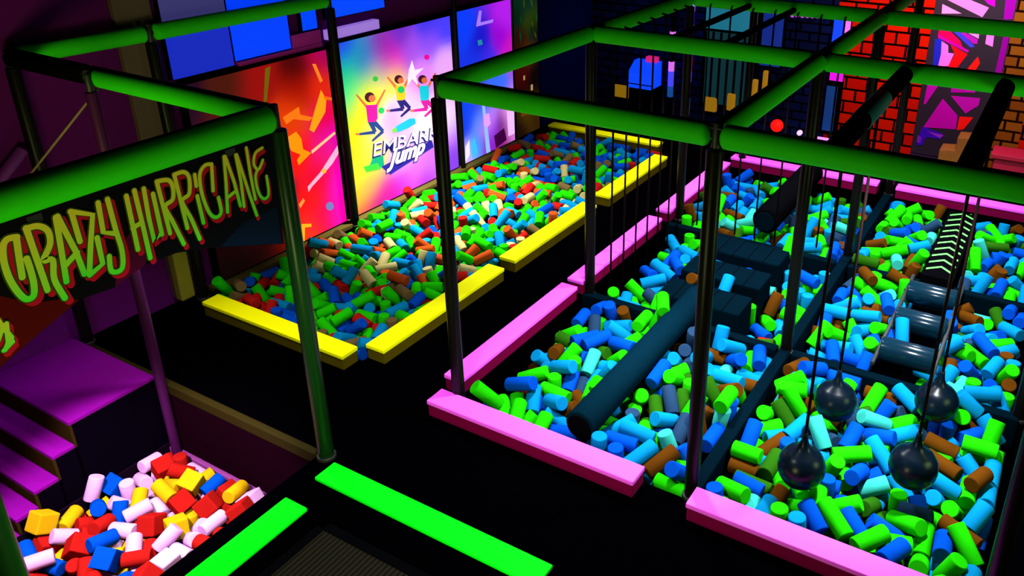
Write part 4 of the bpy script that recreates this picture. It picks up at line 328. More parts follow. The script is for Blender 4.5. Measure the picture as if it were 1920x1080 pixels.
    6,2,3,0,-1399,4556,-91,751,-594,-47,-285, 6,2,4,0,-1285,2310,-156,811,-482,30,330, 6,0,3,0,-2696,241,-115,683,-233,-654,226, 6,5,3,0,-2199,4693,-139,678,-700,129,185,
    6,0,3,0,-1310,2550,-163,301,0,0,954, 6,0,3,0,-2416,400,-197,345,525,-474,617, 6,1,3,0,-2256,856,-196,649,-350,-614,280, 6,1,4,0,-2194,2057,-197,400,-705,-51,583,
    6,9,5,0,-2269,2453,-197,517,312,-635,482, 6,8,4,0,-1988,4002,-197,518,-489,511,-482, 6,9,4,0,-1292,1541,-197,527,526,-472,-472, 6,5,3,0,-2597,4243,-165,193,-748,413,483,
    6,2,3,0,-2458,568,-155,778,-377,132,486, 6,1,3,0,-2450,1330,-154,349,-98,65,930, 6,1,5,0,-1978,2858,-140,365,77,919,-130, 6,5,3,0,-1724,729,-197,682,-28,-707,-185,
    6,1,5,0,-1812,4897,-138,620,-181,-309,-698, 6,9,5,0,-1580,1659,-197,432,-632,317,-560, 6,0,5,0,-1402,972,-178,328,-472,423,-700, 6,2,3,0,-1339,1673,-164,816,-423,282,274,
    6,10,3,0,-1915,753,-162,129,336,360,-861, 6,5,3,0,-1772,4478,-157,847,-434,27,306, 6,0,4,0,-2668,1673,-163,741,236,-489,-396, 6,1,3,0,-1506,4372,-85,438,406,782,180,
    6,10,3,0,-2685,580,-197,645,456,-541,-289, 6,9,5,0,-2254,3624,-197,676,-353,613,209, 6,10,3,0,-2259,4530,-197,704,-384,594,-70, 6,8,4,0,-1727,2210,-197,706,-652,-274,-36,
    6,1,5,0,-1772,2888,-197,616,-201,678,347, 6,0,4,0,-1316,167,-197,659,-102,700,256, 6,1,5,0,-1116,5004,-197,388,663,-247,591, 6,0,3,0,-2702,5419,-152,249,294,182,-905,
    6,8,5,0,-2215,2874,-197,594,-594,-384,384, 6,2,5,0,-1979,5142,-101,764,413,484,-102, 6,2,3,0,-1556,4393,-162,543,-469,146,681, 6,0,3,0,-1243,2917,-196,455,-238,-666,-542,
    6,0,4,0,-2731,3560,-164,816,-577,-22,-30, 6,5,5,0,-1976,3640,-197,628,100,700,324, 6,9,5,0,-1300,3958,-146,524,409,-208,-717, 6,0,5,0,-1191,2694,-196,397,421,568,-585,
    6,0,5,0,-2662,183,-197,650,189,681,277, 6,0,3,0,-2682,1417,-196,706,-19,-707,-35, 6,2,4,0,-2662,4422,-197,703,497,503,-74, 6,1,3,0,-2443,976,-197,333,-534,464,624,
    6,1,5,0,-2385,1501,-197,28,-682,-185,-706, 6,1,5,0,-2429,2908,-197,299,299,641,641, 6,8,5,0,-2236,1725,-197,682,534,-464,-186, 6,2,5,0,-2170,2222,-197,703,-602,371,-72,
    6,10,4,0,-2051,3472,-197,656,112,698,-264, 6,9,4,0,-1993,4246,-197,668,597,379,-230, 6,0,5,0,-2003,5131,-196,85,701,91,-702, 6,1,3,0,-1718,1131,-196,637,-97,-700,-307,
    6,1,3,0,-1782,5411,-196,394,-481,518,-587, 6,2,4,0,-1610,1769,-197,513,250,661,487, 6,9,5,0,-1364,1787,-197,409,706,-41,-577, 6,1,3,0,-1157,1311,-196,544,-249,-662,-452,
    6,2,3,0,-1094,4741,-197,429,707,-16,-562, 6,10,3,0,-1120,5159,-197,215,-705,60,674, 6,0,3,0,-2690,2654,-105,734,-11,664,-138, 6,0,3,0,-2643,4537,-153,214,-143,5,966,
    6,2,3,0,-2702,4766,-163,0,-809,588,0, 6,1,5,0,-1984,300,-196,705,216,-674,-56, 6,9,5,0,-2015,3823,-144,27,885,169,-432, 6,2,5,0,-1710,4292,-197,559,-298,-641,-433,
    6,1,4,0,-1599,3803,-197,332,281,649,-624, 6,2,3,0,-1359,4676,-164,760,283,-516,-277, 6,9,4,0,-1193,3561,-165,445,628,552,-321, 6,2,4,0,-1103,3857,-196,563,-76,-703,428,
    6,0,5,0,-1105,4093,-159,837,-382,-386,63, 6,8,3,0,-2686,2318,-120,367,-742,-284,483, 6,0,3,0,-2652,3980,-115,686,-321,648,-80, 6,0,3,0,-2689,5242,-162,294,-472,-141,-819,
    6,1,3,0,-1915,2511,-105,413,321,-578,627, 6,5,3,0,-1800,4316,-104,707,-628,325,-20, 6,9,5,0,-1276,1199,-197,526,701,93,-472, 6,0,5,0,-1345,4775,-197,706,189,-682,33,
    6,10,4,0,-1671,3200,-166,34,541,-109,-833, 6,0,3,0,-2674,1545,-197,683,695,130,-184, 6,0,3,0,-2687,1766,-197,681,34,-706,191, 6,0,3,0,-2452,2171,-197,634,707,7,313,
    6,2,3,0,-2520,2689,-197,571,534,-464,417, 6,0,5,0,-2226,598,-196,364,699,108,-606, 6,0,3,0,-2156,1553,-197,201,202,678,678, 6,8,5,0,-2287,3368,-197,625,-707,27,-331,
    6,2,3,0,-2279,5106,-197,496,-381,596,504, 6,2,4,0,-2028,2080,-197,239,370,603,-665, 6,5,5,0,-1937,2686,-197,646,-137,694,288, 6,5,4,0,-1796,363,-197,684,538,458,179,
    6,0,5,0,-1814,638,-197,679,342,619,-197, 6,1,4,0,-1808,3328,-197,288,689,-158,646, 6,10,3,0,-1754,4019,-197,707,-176,685,18, 6,9,4,0,-1830,4249,-197,296,297,-642,-642,
    6,1,3,0,-1770,4957,-197,593,619,342,385, 6,9,4,0,-1561,3365,-197,706,-474,-525,-42, 6,9,5,0,-1495,3771,-197,442,433,-559,552, 6,8,5,0,-1375,2010,-197,528,576,-410,470,
    6,1,3,0,-1088,249,-197,384,51,-705,-594, 6,0,3,0,-1100,2928,-197,393,212,-674,588, 6,1,5,0,-1093,3570,-197,549,-312,-634,-446, 6,0,3,0,-2617,700,-197,628,138,693,324,
    6,5,4,0,-2677,979,-186,7,-655,86,-750, 6,1,4,0,-2505,2968,-164,507,307,447,670, 6,2,3,0,-2288,1881,-197,519,-676,-206,480, 6,1,5,0,-2062,2516,-196,684,-682,-187,-180,
    6,0,3,0,-1726,431,-197,420,-707,-19,569, 6,1,4,0,-1676,3052,-197,697,697,120,120, 6,9,5,0,-1344,3657,-196,300,584,-399,-640, 6,1,5,0,-2505,868,-197,682,572,416,-188,
    6,0,5,0,-2616,3443,-145,222,-472,766,-376, 6,2,3,0,-2686,4645,-104,678,-322,-635,181, 6,0,3,0,-2599,5407,-118,574,454,365,-575, 6,0,4,0,-2378,3732,-164,123,528,-655,526,
    6,1,4,0,-2216,1184,-162,224,-346,776,-478, 6,1,4,0,-2108,4803,-197,376,500,500,-599, 6,0,5,0,-2106,1812,-189,648,367,637,-200, 6,5,4,0,-2053,3715,-197,338,696,-123,-621,
    6,0,4,0,-2073,5306,-160,40,-85,-513,853, 6,0,4,0,-1453,2184,-105,707,-359,-520,-318, 6,0,5,0,-1377,3199,-116,99,763,87,-632, 6,0,4,0,-1206,4266,-197,301,-312,-634,-640,
    6,0,3,0,-2731,1236,-163,980,0,0,199, 6,8,4,0,-1174,1448,-153,815,0,0,580, 6,5,3,0,-1967,3000,-148,573,215,-720,327, 6,5,4,0,-1660,4664,-146,508,235,575,-596,
    6,5,5,0,-1531,4653,-148,874,-352,307,138, 6,0,3,0,-2269,5234,-136,448,527,394,605, 6,2,3,0,-1877,4376,-142,148,-885,28,-441, 7,12,8,1,-1926,-1937,-526,644,292,603,369,
    7,2,8,1,-1328,-1889,-580,336,-757,73,-556, 7,5,8,1,-1604,-1910,-602,246,318,281,-872, 7,5,8,1,-1384,-1547,-610,614,492,-580,-212, 7,11,7,1,-1664,-2114,-566,287,40,718,633,
    7,5,8,1,-1226,-1239,-620,316,868,174,-341, 7,12,8,1,-1448,-1194,-556,243,605,540,532, 7,5,7,1,-1188,-1779,-598,650,650,-278,-278, 7,2,7,1,-1486,-1814,-572,614,-784,92,34,
    7,5,8,1,-1386,-1328,-599,344,-636,-658,209, 7,11,7,1,-1164,-1584,-589,101,354,798,-478, 7,11,7,1,-1949,-1580,-534,590,-147,-192,-770, 7,11,7,1,-1542,-1534,-579,731,-537,377,189,
    7,12,7,1,-1120,-1089,-569,755,509,348,-224, 7,5,8,1,-1798,-1171,-600,473,-346,614,529, 7,12,7,1,-1911,-1790,-618,427,-644,291,564, 7,5,6,1,-1629,-1730,-577,562,-804,-176,80,
    7,12,7,1,-1569,-1324,-588,571,114,810,66, 7,5,7,1,-1900,-2168,-519,821,186,538,-51, 7,12,8,1,-1238,-1472,-627,30,-223,-634,740, 7,2,8,1,-1928,-1458,-606,202,-677,-691,-150,
    7,11,6,1,-1767,-1904,-600,418,379,313,-764, 7,11,6,1,-1322,-1718,-620,373,784,-31,495, 7,2,6,1,-1843,-2098,-612,269,-597,526,-543, 7,5,8,1,-1855,-1993,-663,235,-642,431,-589,
    7,2,6,1,-1343,-1108,-600,108,179,767,-606, 7,11,7,1,-1808,-1436,-615,0,889,-458,-2, 7,11,7,1,-1505,-1670,-618,26,681,233,-694, 7,2,6,1,-1666,-2057,-664,736,163,-658,8,
    7,2,7,1,-1794,-1656,-574,347,-350,377,-784, 7,2,7,1,-1664,-1594,-616,239,934,-133,231, 7,5,7,1,-1623,-1150,-568,522,-668,524,-85, 7,11,6,1,-1935,-1182,-599,14,-101,750,654,
    7,12,7,1,-1658,-1460,-613,235,768,-343,488, 7,11,7,1,-1901,-1282,-678,712,392,441,380, 7,5,6,1,-1426,-1976,-646,26,-602,658,-452, 7,11,7,1,-1012,-1354,-578,315,298,641,-633,
    7,11,6,1,-1530,-1409,-660,555,-522,-381,524, 7,5,6,1,-1846,-2228,-598,664,704,61,-242, 7,5,6,1,-1786,-1738,-642,731,382,-380,418, 7,11,8,1,-1021,-1699,-636,519,-519,480,-480,
    7,5,6,1,-1553,-1976,-711,299,167,-51,938, 7,5,8,1,-985,-1858,-589,571,713,-51,403, 7,12,7,1,-1706,-2303,-585,535,-444,238,678, 7,5,6,1,-1761,-1061,-626,0,117,-993,1,
    7,5,8,1,-1247,-1069,-666,708,-226,121,-658, 7,12,6,1,-1291,-1328,-723,0,762,-647,0, 7,11,7,1,-1754,-1526,-641,387,-882,198,-184, 7,12,6,1,-1654,-1196,-653,730,88,677,-32,
    7,5,6,1,-1248,-1668,-676,612,610,482,145, 7,11,7,1,-1060,-1486,-632,264,462,18,846, 7,12,7,1,-1487,-1088,-634,547,-327,528,561, 7,11,7,1,-1166,-1379,-702,941,-175,272,-95,
    7,11,7,1,-1623,-1040,-663,457,-533,-426,571, 7,12,8,1,-1698,-1946,-733,96,-96,700,-701, 7,12,6,1,-1884,-1604,-668,516,793,199,-255, 7,11,7,1,-1534,-1772,-674,615,556,-139,-541,
    7,11,8,1,-989,-1073,-615,567,244,422,664, 7,11,6,1,-1041,-1584,-653,480,-480,-519,519, 7,5,7,1,-1234,-2022,-618,646,-456,-540,288, 7,5,8,1,-923,-1198,-564,268,854,160,-416,
    7,2,8,1,-1096,-1916,-651,359,-97,857,-356, 7,11,6,1,-1744,-1270,-715,877,444,-85,-165, 7,5,8,1,-1110,-1135,-694,303,-709,487,-410, 7,5,7,1,-1634,-2195,-651,574,185,323,-730,
    7,5,7,1,-1680,-1771,-657,44,309,807,501, 7,12,7,1,-1414,-1824,-750,603,383,-594,-369, 7,11,6,1,-1752,-2211,-653,678,579,-406,200, 7,11,7,1,-1315,-1921,-738,637,-131,-740,172,
    7,12,6,1,-1401,-1823,-652,655,-625,308,-293, 7,11,7,1,-1401,-1096,-681,517,525,-558,382, 7,12,8,1,-1402,-1680,-733,328,329,626,626, 7,11,7,1,-1348,-1433,-704,277,600,703,263,
    7,12,6,1,-1277,-1792,-750,650,623,334,-278, 7,5,8,1,-1914,-1756,-733,398,-584,-398,-584, 7,5,7,1,-1671,-2102,-750,677,261,-657,-206, 7,11,6,1,-1176,-1786,-723,0,-524,852,0,
    7,11,8,1,-1888,-1154,-726,644,604,367,291, 7,5,6,1,-1949,-1040,-723,804,0,0,-595, 7,5,6,1,-1404,-1502,-750,675,-356,-611,-210, 7,11,7,1,-1472,-1089,-750,465,-620,-340,-532,
    7,2,7,1,-1569,-1596,-750,236,-702,81,667, 7,2,6,1,-1174,-1517,-750,115,616,-347,-698, 7,12,6,1,-1613,-1302,-676,269,784,289,479, 7,12,6,1,-1910,-2067,-749,277,673,-218,651,
    7,5,7,1,-1519,-1523,-700,342,-843,246,335, 7,2,6,1,-1908,-1555,-750,506,227,670,494, 7,5,7,1,-1312,-1169,-750,377,500,-500,598, 7,5,6,1,-1614,-1687,-750,601,83,-702,-373,
    7,5,6,1,-1527,-1216,-723,1,-129,992,0, 7,5,7,1,-1435,-1266,-708,279,-234,-384,848, 7,11,6,1,-1850,-2188,-723,0,978,210,0, 7,12,6,1,-1612,-1824,-750,310,-691,-151,636,
    7,11,6,1,-1718,-1370,-750,661,98,-700,251, 7,11,7,1,-1462,-1360,-750,675,257,-659,-210, 7,2,7,1,-1948,-2208,-713,0,804,594,0, 7,5,7,1,-1950,-1416,-714,804,-475,-181,-307,
    7,12,6,0,-1902,-2343,-617,625,482,518,330, 7,12,6,0,-1150,-2428,-655,391,-743,-225,-495, 7,5,7,0,-1219,-2262,-653,208,-640,284,-683, 7,11,6,0,-1009,-2335,-652,235,-738,-86,-626,
    7,12,6,0,-489,-1770,-641,248,169,-99,949, 7,11,7,0,-1857,-2655,-551,572,654,-406,283, 7,2,7,0,-1348,-2665,-588,242,-896,-47,-370, 7,5,7,0,-1253,-2359,-658,232,766,-518,-302,
    7,11,7,0,-1170,-2228,-563,659,-347,-661,89, 7,12,6,0,-939,-2681,-652,147,217,-949,-176, 7,11,7,0,-1030,-2229,-653,351,351,614,614, 7,11,7,0,-783,-2415,-653,264,677,-203,-656,
    7,2,6,0,-761,-1971,-654,53,459,-798,388, 7,5,7,0,-863,-1372,-604,563,-300,-721,272, 7,11,6,0,-799,-1136,-654,200,714,-1,-671, 7,12,6,0,-508,-2106,-629,111,-314,-401,-854,
    7,2,6,0,-470,-1902,-581,352,870,-321,130, 7,11,8,0,-490,-1459,-636,3,715,-699,-13, 7,5,6,0,-674,-1116,-646,518,-761,218,326, 7,5,6,0,-1908,-2530,-652,674,-244,-697,-6,
    7,12,7,0,-1945,-2414,-559,43,242,929,-276, 7,11,6,0,-1641,-2404,-653,603,64,706,365, 7,11,6,0,-1253,-2700,-568,36,217,-8,-976, 7,5,6,0,-1533,-2289,-602,182,-394,-652,622,
    7,12,7,0,-1177,-2557,-625,719,-91,559,-403, 7,5,8,0,-1272,-2434,-556,855,72,332,392, 7,5,8,0,-1106,-2116,-567,219,560,-577,-553, 7,11,7,0,-887,-2599,-611,444,352,-228,-792,
    7,5,6,0,-1043,-2603,-609,298,344,177,-873, 7,2,8,0,-851,-2286,-570,6,158,812,562, 7,5,7,0,-870,-1503,-565,644,179,686,286, 7,5,6,0,-785,-2514,-626,659,0,0,-752,
    7,5,6,0,-670,-2291,-613,682,-58,692,232, 7,5,7,0,-795,-1833,-594,624,619,25,-476, 7,12,6,0,-804,-1578,-616,373,56,884,277, 7,5,6,0,-888,-1464,-653,693,18,707,140,
    7,5,7,0,-646,-1344,-659,608,782,-108,88, 7,5,7,0,-803,-1040,-618,92,860,-167,-474, 7,2,7,0,-520,-2616,-604,133,-807,-178,-547, 7,11,6,0,-471,-2355,-634,832,-479,140,244,
    7,11,6,0,-834,-2148,-642,459,-748,-462,-124, 7,2,7,0,-510,-1343,-652,216,667,230,675, 7,11,7,0,-546,-1240,-641,728,-34,315,-607, 7,5,7,0,-560,-1160,-583,467,-726,477,-165,
    7,5,6,0,-1949,-2659,-594,472,775,-359,219, 7,11,7,0,-1896,-2511,-555,657,-163,726,122, 7,11,6,0,-1769,-2385,-563,70,-347,-891,286, 7,11,6,0,-1664,-2659,-618,807,480,222,-262,
    7,2,7,0,-1665,-2518,-618,625,-26,290,724, 7,12,8,0,-1387,-2539,-552,413,-42,-491,766, 7,2,6,0,-1518,-2536,-602,672,-230,-526,-468, 7,11,6,0,-1359,-2176,-601,302,130,-863,-383,
    7,5,6,0,-958,-2458,-620,8,590,-592,-549,
]


# ------------------------------------------------------------------ materials
def lin(c):
    return tuple((v/255/12.92 if v/255 <= .04045 else ((v/255+.055)/1.055)**2.4) for v in c)
MATS = {}
def mat(name, rgb, rough=.6, spec=.4, emit=None, estr=0, var=.12, scale=14, bump=.0):
    if name in MATS: return MATS[name]
    m = bpy.data.materials.new(name); m.use_nodes = True
    nt = m.node_tree; p = nt.nodes['Principled BSDF']
    p.inputs['Roughness'].default_value = rough
    p.inputs['Specular IOR Level'].default_value = spec
    tc = nt.nodes.new('ShaderNodeTexCoord'); n = nt.nodes.new('ShaderNodeTexNoise')
    n.inputs['Scale'].default_value = scale; n.inputs['Detail'].default_value = 3
    nt.links.new(tc.outputs['Object'], n.inputs['Vector'])
    mx = nt.nodes.new('ShaderNodeMix'); mx.data_type = 'RGBA'
    a = tuple(max(0, v*(1-var)) for v in rgb); b = tuple(min(1, v*(1+var)) for v in rgb)
    mx.inputs[6].default_value = (*a, 1); mx.inputs[7].default_value = (*b, 1)
    nt.links.new(n.outputs['Fac'], mx.inputs[0]); nt.links.new(mx.outputs[2], p.inputs['Base Color'])
    if bump:
        bp = nt.nodes.new('ShaderNodeBump'); bp.inputs['Strength'].default_value = bump; bp.inputs['Distance'].default_value = .01
        n2 = nt.nodes.new('ShaderNodeTexNoise'); n2.inputs['Scale'].default_value = scale*6
        nt.links.new(tc.outputs['Object'], n2.inputs['Vector'])
        nt.links.new(n2.outputs['Fac'], bp.inputs['Height']); nt.links.new(bp.outputs['Normal'], p.inputs['Normal'])
    if emit:
        p.inputs['Emission Color'].default_value = (*emit, 1); p.inputs['Emission Strength'].default_value = estr
    MATS[name] = m
    return m
def print_mat(name, emit):
    """a printed skin: its colours are the print's own; backlit prints give off light"""
    m = bpy.data.materials.new(name); m.use_nodes = True; nt = m.node_tree; p = nt.nodes['Principled BSDF']
    a = nt.nodes.new('ShaderNodeVertexColor'); a.layer_name = 'ink'
    p.inputs['Roughness'].default_value = .6; p.inputs['Specular IOR Level'].default_value = .05
    if emit:
        mx = nt.nodes.new('ShaderNodeMix'); mx.data_type = 'RGBA'; mx.inputs[0].default_value = .82; mx.inputs[7].default_value = (.004, .004, .004, 1)
        nt.links.new(a.outputs['Color'], mx.inputs[6]); nt.links.new(mx.outputs[2], p.inputs['Base Color'])
    else: nt.links.new(a.outputs['Color'], p.inputs['Base Color'])
    if emit:
        nt.links.new(a.outputs['Color'], p.inputs['Emission Color']); p.inputs['Emission Strength'].default_value = emit
    MATS[name] = m; return m
def brick_mat(name, c1, c2, mortar, scale=1.0, w=.26, h=.12):
    m = bpy.data.materials.new(name); m.use_nodes = True; nt = m.node_tree; p = nt.nodes['Principled BSDF']
    tc = nt.nodes.new('ShaderNodeTexCoord'); mp = nt.nodes.new('ShaderNodeMapping'); mp.inputs['Rotation'].default_value = (PI/2, 0, 0)
    b = nt.nodes.new('ShaderNodeTexBrick'); b.inputs['Scale'].default_value = 1
    b.inputs['Color1'].default_value = (*c1, 1); b.inputs['Color2'].default_value = (*c2, 1); b.inputs['Mortar'].default_value = (*mortar, 1)
    b.inputs['Brick Width'].default_value = w; b.inputs['Row Height'].default_value = h; b.inputs['Mortar Size'].default_value = .016
    b.inputs['Mortar Smooth'].default_value = .3
    nt.links.new(tc.outputs['Object'], mp.inputs['Vector']); nt.links.new(mp.outputs['Vector'], b.inputs['Vector'])
    nt.links.new(b.outputs['Color'], p.inputs['Base Color']); p.inputs['Roughness'].default_value = .9; p.inputs['Specular IOR Level'].default_value = 0
    bp = nt.nodes.new('ShaderNodeBump'); bp.inputs['Strength'].default_value = .6; bp.inputs['Distance'].default_value = .02; bp.invert = True
    nt.links.new(b.outputs['Fac'], bp.inputs['Height']); nt.links.new(bp.outputs['Normal'], p.inputs['Normal'])
    MATS[name] = m; return m
def weave_mat(name, c1, c2, scale):
    m = bpy.data.materials.new(name); m.use_nodes = True; nt = m.node_tree; p = nt.nodes['Principled BSDF']
    tc = nt.nodes.new('ShaderNodeTexCoord'); w = nt.nodes.new('ShaderNodeTexWave'); w.bands_direction = 'X'
    w.inputs['Scale'].default_value = scale; w.inputs['Distortion'].default_value = .3
    mx = nt.nodes.new('ShaderNodeMix'); mx.data_type = 'RGBA'; mx.inputs[6].default_value = (*c1, 1); mx.inputs[7].default_value = (*c2, 1)
    nt.links.new(tc.outputs['Object'], w.inputs['Vector']); nt.links.new(w.outputs['Fac'], mx.inputs[0]); nt.links.new(mx.outputs[2], p.inputs['Base Color'])
    p.inputs['Roughness'].default_value = .9; p.inputs['Specular IOR Level'].default_value = .1
    MATS[name] = m; return m

BLACK = mat('black_vinyl', (.001, .001, .0015), .5, .0)
CARPET = mat('black_carpet', (.0002, .0002, .0005), .9, .0)
POSTM = mat('dark_plastic_sleeve', (.004, .003, .0025), .35, .10)
CLAMPM = mat('black_clamp', (.01, .01, .01), .5, .3)
GREENB = mat('green_beam_foam', (.020, .56, .003), .6, .05, var=.08)
BLACKB = mat('black_beam_foam', (.0015, .0015, .002), .6, .0)
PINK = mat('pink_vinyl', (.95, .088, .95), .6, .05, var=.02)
PINKS = mat('raspberry_vinyl', (.15, .0005, .034), .8, .03)  # pink pad sides: falloff of the overhead light put into a darker colour
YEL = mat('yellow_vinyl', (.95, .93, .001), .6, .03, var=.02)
YELS = mat('mustard_vinyl', (.075, .052, .0008), .8, .03)  # yellow pad sides, with their shade mixed into the colour
GRN = mat('green_vinyl', (.001, .95, .008), .6, .03, var=.02)
NAVY = mat('navy_vinyl', (.0004, .0035, .007), .9, .0)
BALLM = mat('black_rubber', (.0006, .003, .007), .28, .16)
ROPEM = mat('dark_rope', (.008, .0035, .0035), .8, .03)
PURP = mat('purple_paint', (.10, .005, .13), .9, .02)
STAIRM = mat('purple_carpet', (.15, .002, .18), .9, .0, bump=.1)
OLIVE = mat('olive_board', (.014, .010, .0006), .7, .05)
MAROON = mat('maroon_board', (.006, .0006, .003), .7, .0)  # dark pit wall with the magenta light on it put into its colour
DARKW = mat('dark_board', (.0015, .0006, .003), .7, .0)

# ------------------------------------------------------------------ mesh helpers
class MB:
    def __init__(s): s.v = []; s.f = []; s.mi = []; s.sm = []; s.col = []
    def add(s, vs, fs, mi=0, smooth=False, col=None):
        o = len(s.v); s.v += [Vector(x) for x in vs]
        for f in fs: s.f.append([i+o for i in f]); s.mi.append(mi); s.sm.append(smooth); s.col.append(col)
        return s
    def box(s, x0, x1, y0, y1, z0, z1, mi=0):
        return s.add([(x, y, z) for x in (x0, x1) for y in (y0, y1) for z in (z0, z1)], [(0,1,3,2),(4,6,7,5),(0,4,5,1),(2,3,7,6),(0,2,6,4),(1,5,7,3)], mi)
    def rings(s, rs, n, cap0=True, cap1=True, mi=0, smooth=True):
        """rs: list of (centre, u, w, radius)"""
        vs = []; fs = []
        for c, u, w, r in rs:
            for i in range(n):
                a = 2*PI*i/n; vs.append(c + u*(r*math.cos(a)) + w*(r*math.sin(a)))
        for k in range(len(rs)-1):
            for i in range(n):
                j = (i+1) % n; fs.append((k*n+i, k*n+j, (k+1)*n+j, (k+1)*n+i))
        s.add(vs, fs, mi, smooth)
        o = len(s.v)-len(vs)
        if cap0: s.f.append([o+i for i in range(n)][::-1]); s.mi.append(mi); s.sm.append(False); s.col.append(None)
        if cap1: s.f.append([o+(len(rs)-1)*n+i for i in range(n)]); s.mi.append(mi); s.sm.append(False); s.col.append(None)
        return s
    def tube(s, a, b, prof, n=20, mi=0):
        """prof: list of (distance from a, radius)"""
        a = Vector(a); b = Vector(b); d = (b-a).normalized()
        u = d.cross(Vector((0, 0, 1)))
        if u.length < .01: u = d.cross(Vector((0, 1, 0)))
        u.normalize(); w = d.cross(u)
        return s.rings([(a+d*t, u, w, r) for t, r in prof], n, mi=mi)
    def cyl(s, a, b, r, n=20, bev=0, mi=0):
        L = (Vector(b)-Vector(a)).length
        if bev: return s.tube(a, b, [(0, r-bev), (bev*.3, r-bev*.3), (bev, r), (L-bev, r), (L-bev*.3, r-bev*.3), (L, r-bev)], n, mi)
        return s.tube(a, b, [(0, r), (L, r)], n, mi)
    def capsule(s, a, b, r, e=.5, n=24, mi=0):
        """sleeve with rounded ends; e = how far the rounding runs, in radii"""
        L = (Vector(b)-Vector(a)).length; pr = []
        for k in range(6):
            t = PI/2*k/5; pr.append((e*r*(1-math.cos(t)) if k else 0, r*max(.25, math.sin(t))))
        pr2 = [(L-d, q) for d, q in pr[::-1]]
        return s.tube(a, b, pr+pr2, n, mi)
    def prism(s, poly, ax, t0, t1, mi=0):
        """poly in the two other axes (in xyz order), extruded along axis ax from t0 to t1"""
        def mk(p, t):
            q = list(p); q.insert('xyz'.index(ax), t); return q
        n = len(poly); vs = [mk(p, t0) for p in poly]+[mk(p, t1) for p in poly]
        return s.add(vs, [tuple(range(n))[::-1], tuple(range(n, 2*n))]+[(i, (i+1) % n, n+(i+1) % n, n+i) for i in range(n)], mi)
    def mesh(s, name, mats, off=(0, 0, 0), bevel=0):
        me = bpy.data.meshes.new(name); off = Vector(off)
        me.from_pydata([v-off for v in s.v], [], s.f)
        for m in mats: me.materials.append(m)
        for p, i, g in zip(me.polygons, s.mi, s.sm): p.material_index = i; p.use_smooth = g
        if any(c is not None for c in s.col):
            at = me.color_attributes.new('ink', 'FLOAT_COLOR', 'CORNER')
            for p, c in zip(me.polygons, s.col):
                for li in p.loop_indices:
                    cc = c(s.v[me.loops[li].vertex_index]) if callable(c) else (c or (0, 0, 0))
                    at.data[li].color = (*cc, 1)
        bm = bmesh.new(); bm.from_mesh(me)
        if bevel:
            bmesh.ops.bevel(bm, geom=list(bm.edges), offset=bevel, segments=2, profile=.6, affect='EDGES', clamp_overlap=True)
        if not any(c is not None for c in s.col): bmesh.ops.recalc_face_normals(bm, faces=bm.faces)
        bm.to_mesh(me); bm.free(); me.update()
        return me
def link(name, me, parent=None, loc=(0, 0, 0)):
    o = bpy.data.objects.new(name, me); COL.objects.link(o); o.location = loc
    if parent: o.parent = parent
    return o
def tag(o, label, cat, group=None, kind=None):
    o['label'] = label; o['category'] = cat
    if group: o['group'] = group
    if kind: o['kind'] = kind
    return o
def thing(name, label, cat, loc, group=None):
    return tag(link(name, None, None, loc), label, cat, group)
def part(name, mb, mats, parent, bevel=0, label=None):
    o = link(name, mb.mesh(name, mats if isinstance(mats, list) else [mats], parent.location if parent.parent is None else parent.parent.location, bevel), parent)
    if label: o['label'] = label
    return o
def solo(name, mb, mats, label, cat, loc, group=None, bevel=0):
    o = link(name, mb.mesh(name, mats if isinstance(mats, list) else [mats], loc, bevel), None, loc)
    return tag(o, label, cat, group)
def setting(name, mb, mats, bevel=0):
    o = link(name, mb.mesh(name, mats if isinstance(mats, list) else [mats], (0, 0, 0), bevel)); o['kind'] = 'structure'; return o

# ------------------------------------------------------------------ camera (fitted to the photograph)
cam = bpy.data.cameras.new('camera'); cob = bpy.data.objects.new('camera', cam); COL.objects.link(cob)
CAM = dict(f=1558.214, px=148.009, py=-143.994)
cob.location = (3.2260, -3.7601, 3.5133); cob.rotation_euler = (1.15960, -0.00574, 0.52339)
cam.sensor_fit = 'HORIZONTAL'; cam.sensor_width = 36; cam.lens = CAM['f']*36/1920
cam.shift_x = -CAM['px']/1920; cam.shift_y = CAM['py']/1920
cam.clip_start = .05; cam.clip_end = 100
SC.camera = cob
CM = cob.rotation_euler.to_matrix()
def project(p):
    c = CM.transposed() @ (Vector(p)-cob.location)
    return 960+CAM['px']+CAM['f']*c.x/-c.z, 540+CAM['py']-CAM['f']*c.y/-c.z

H = 2.2
FZ = -.07     # level of the raised front platform; pad tops at 0
FZ2 = -.13    # level of the aisles round the pits
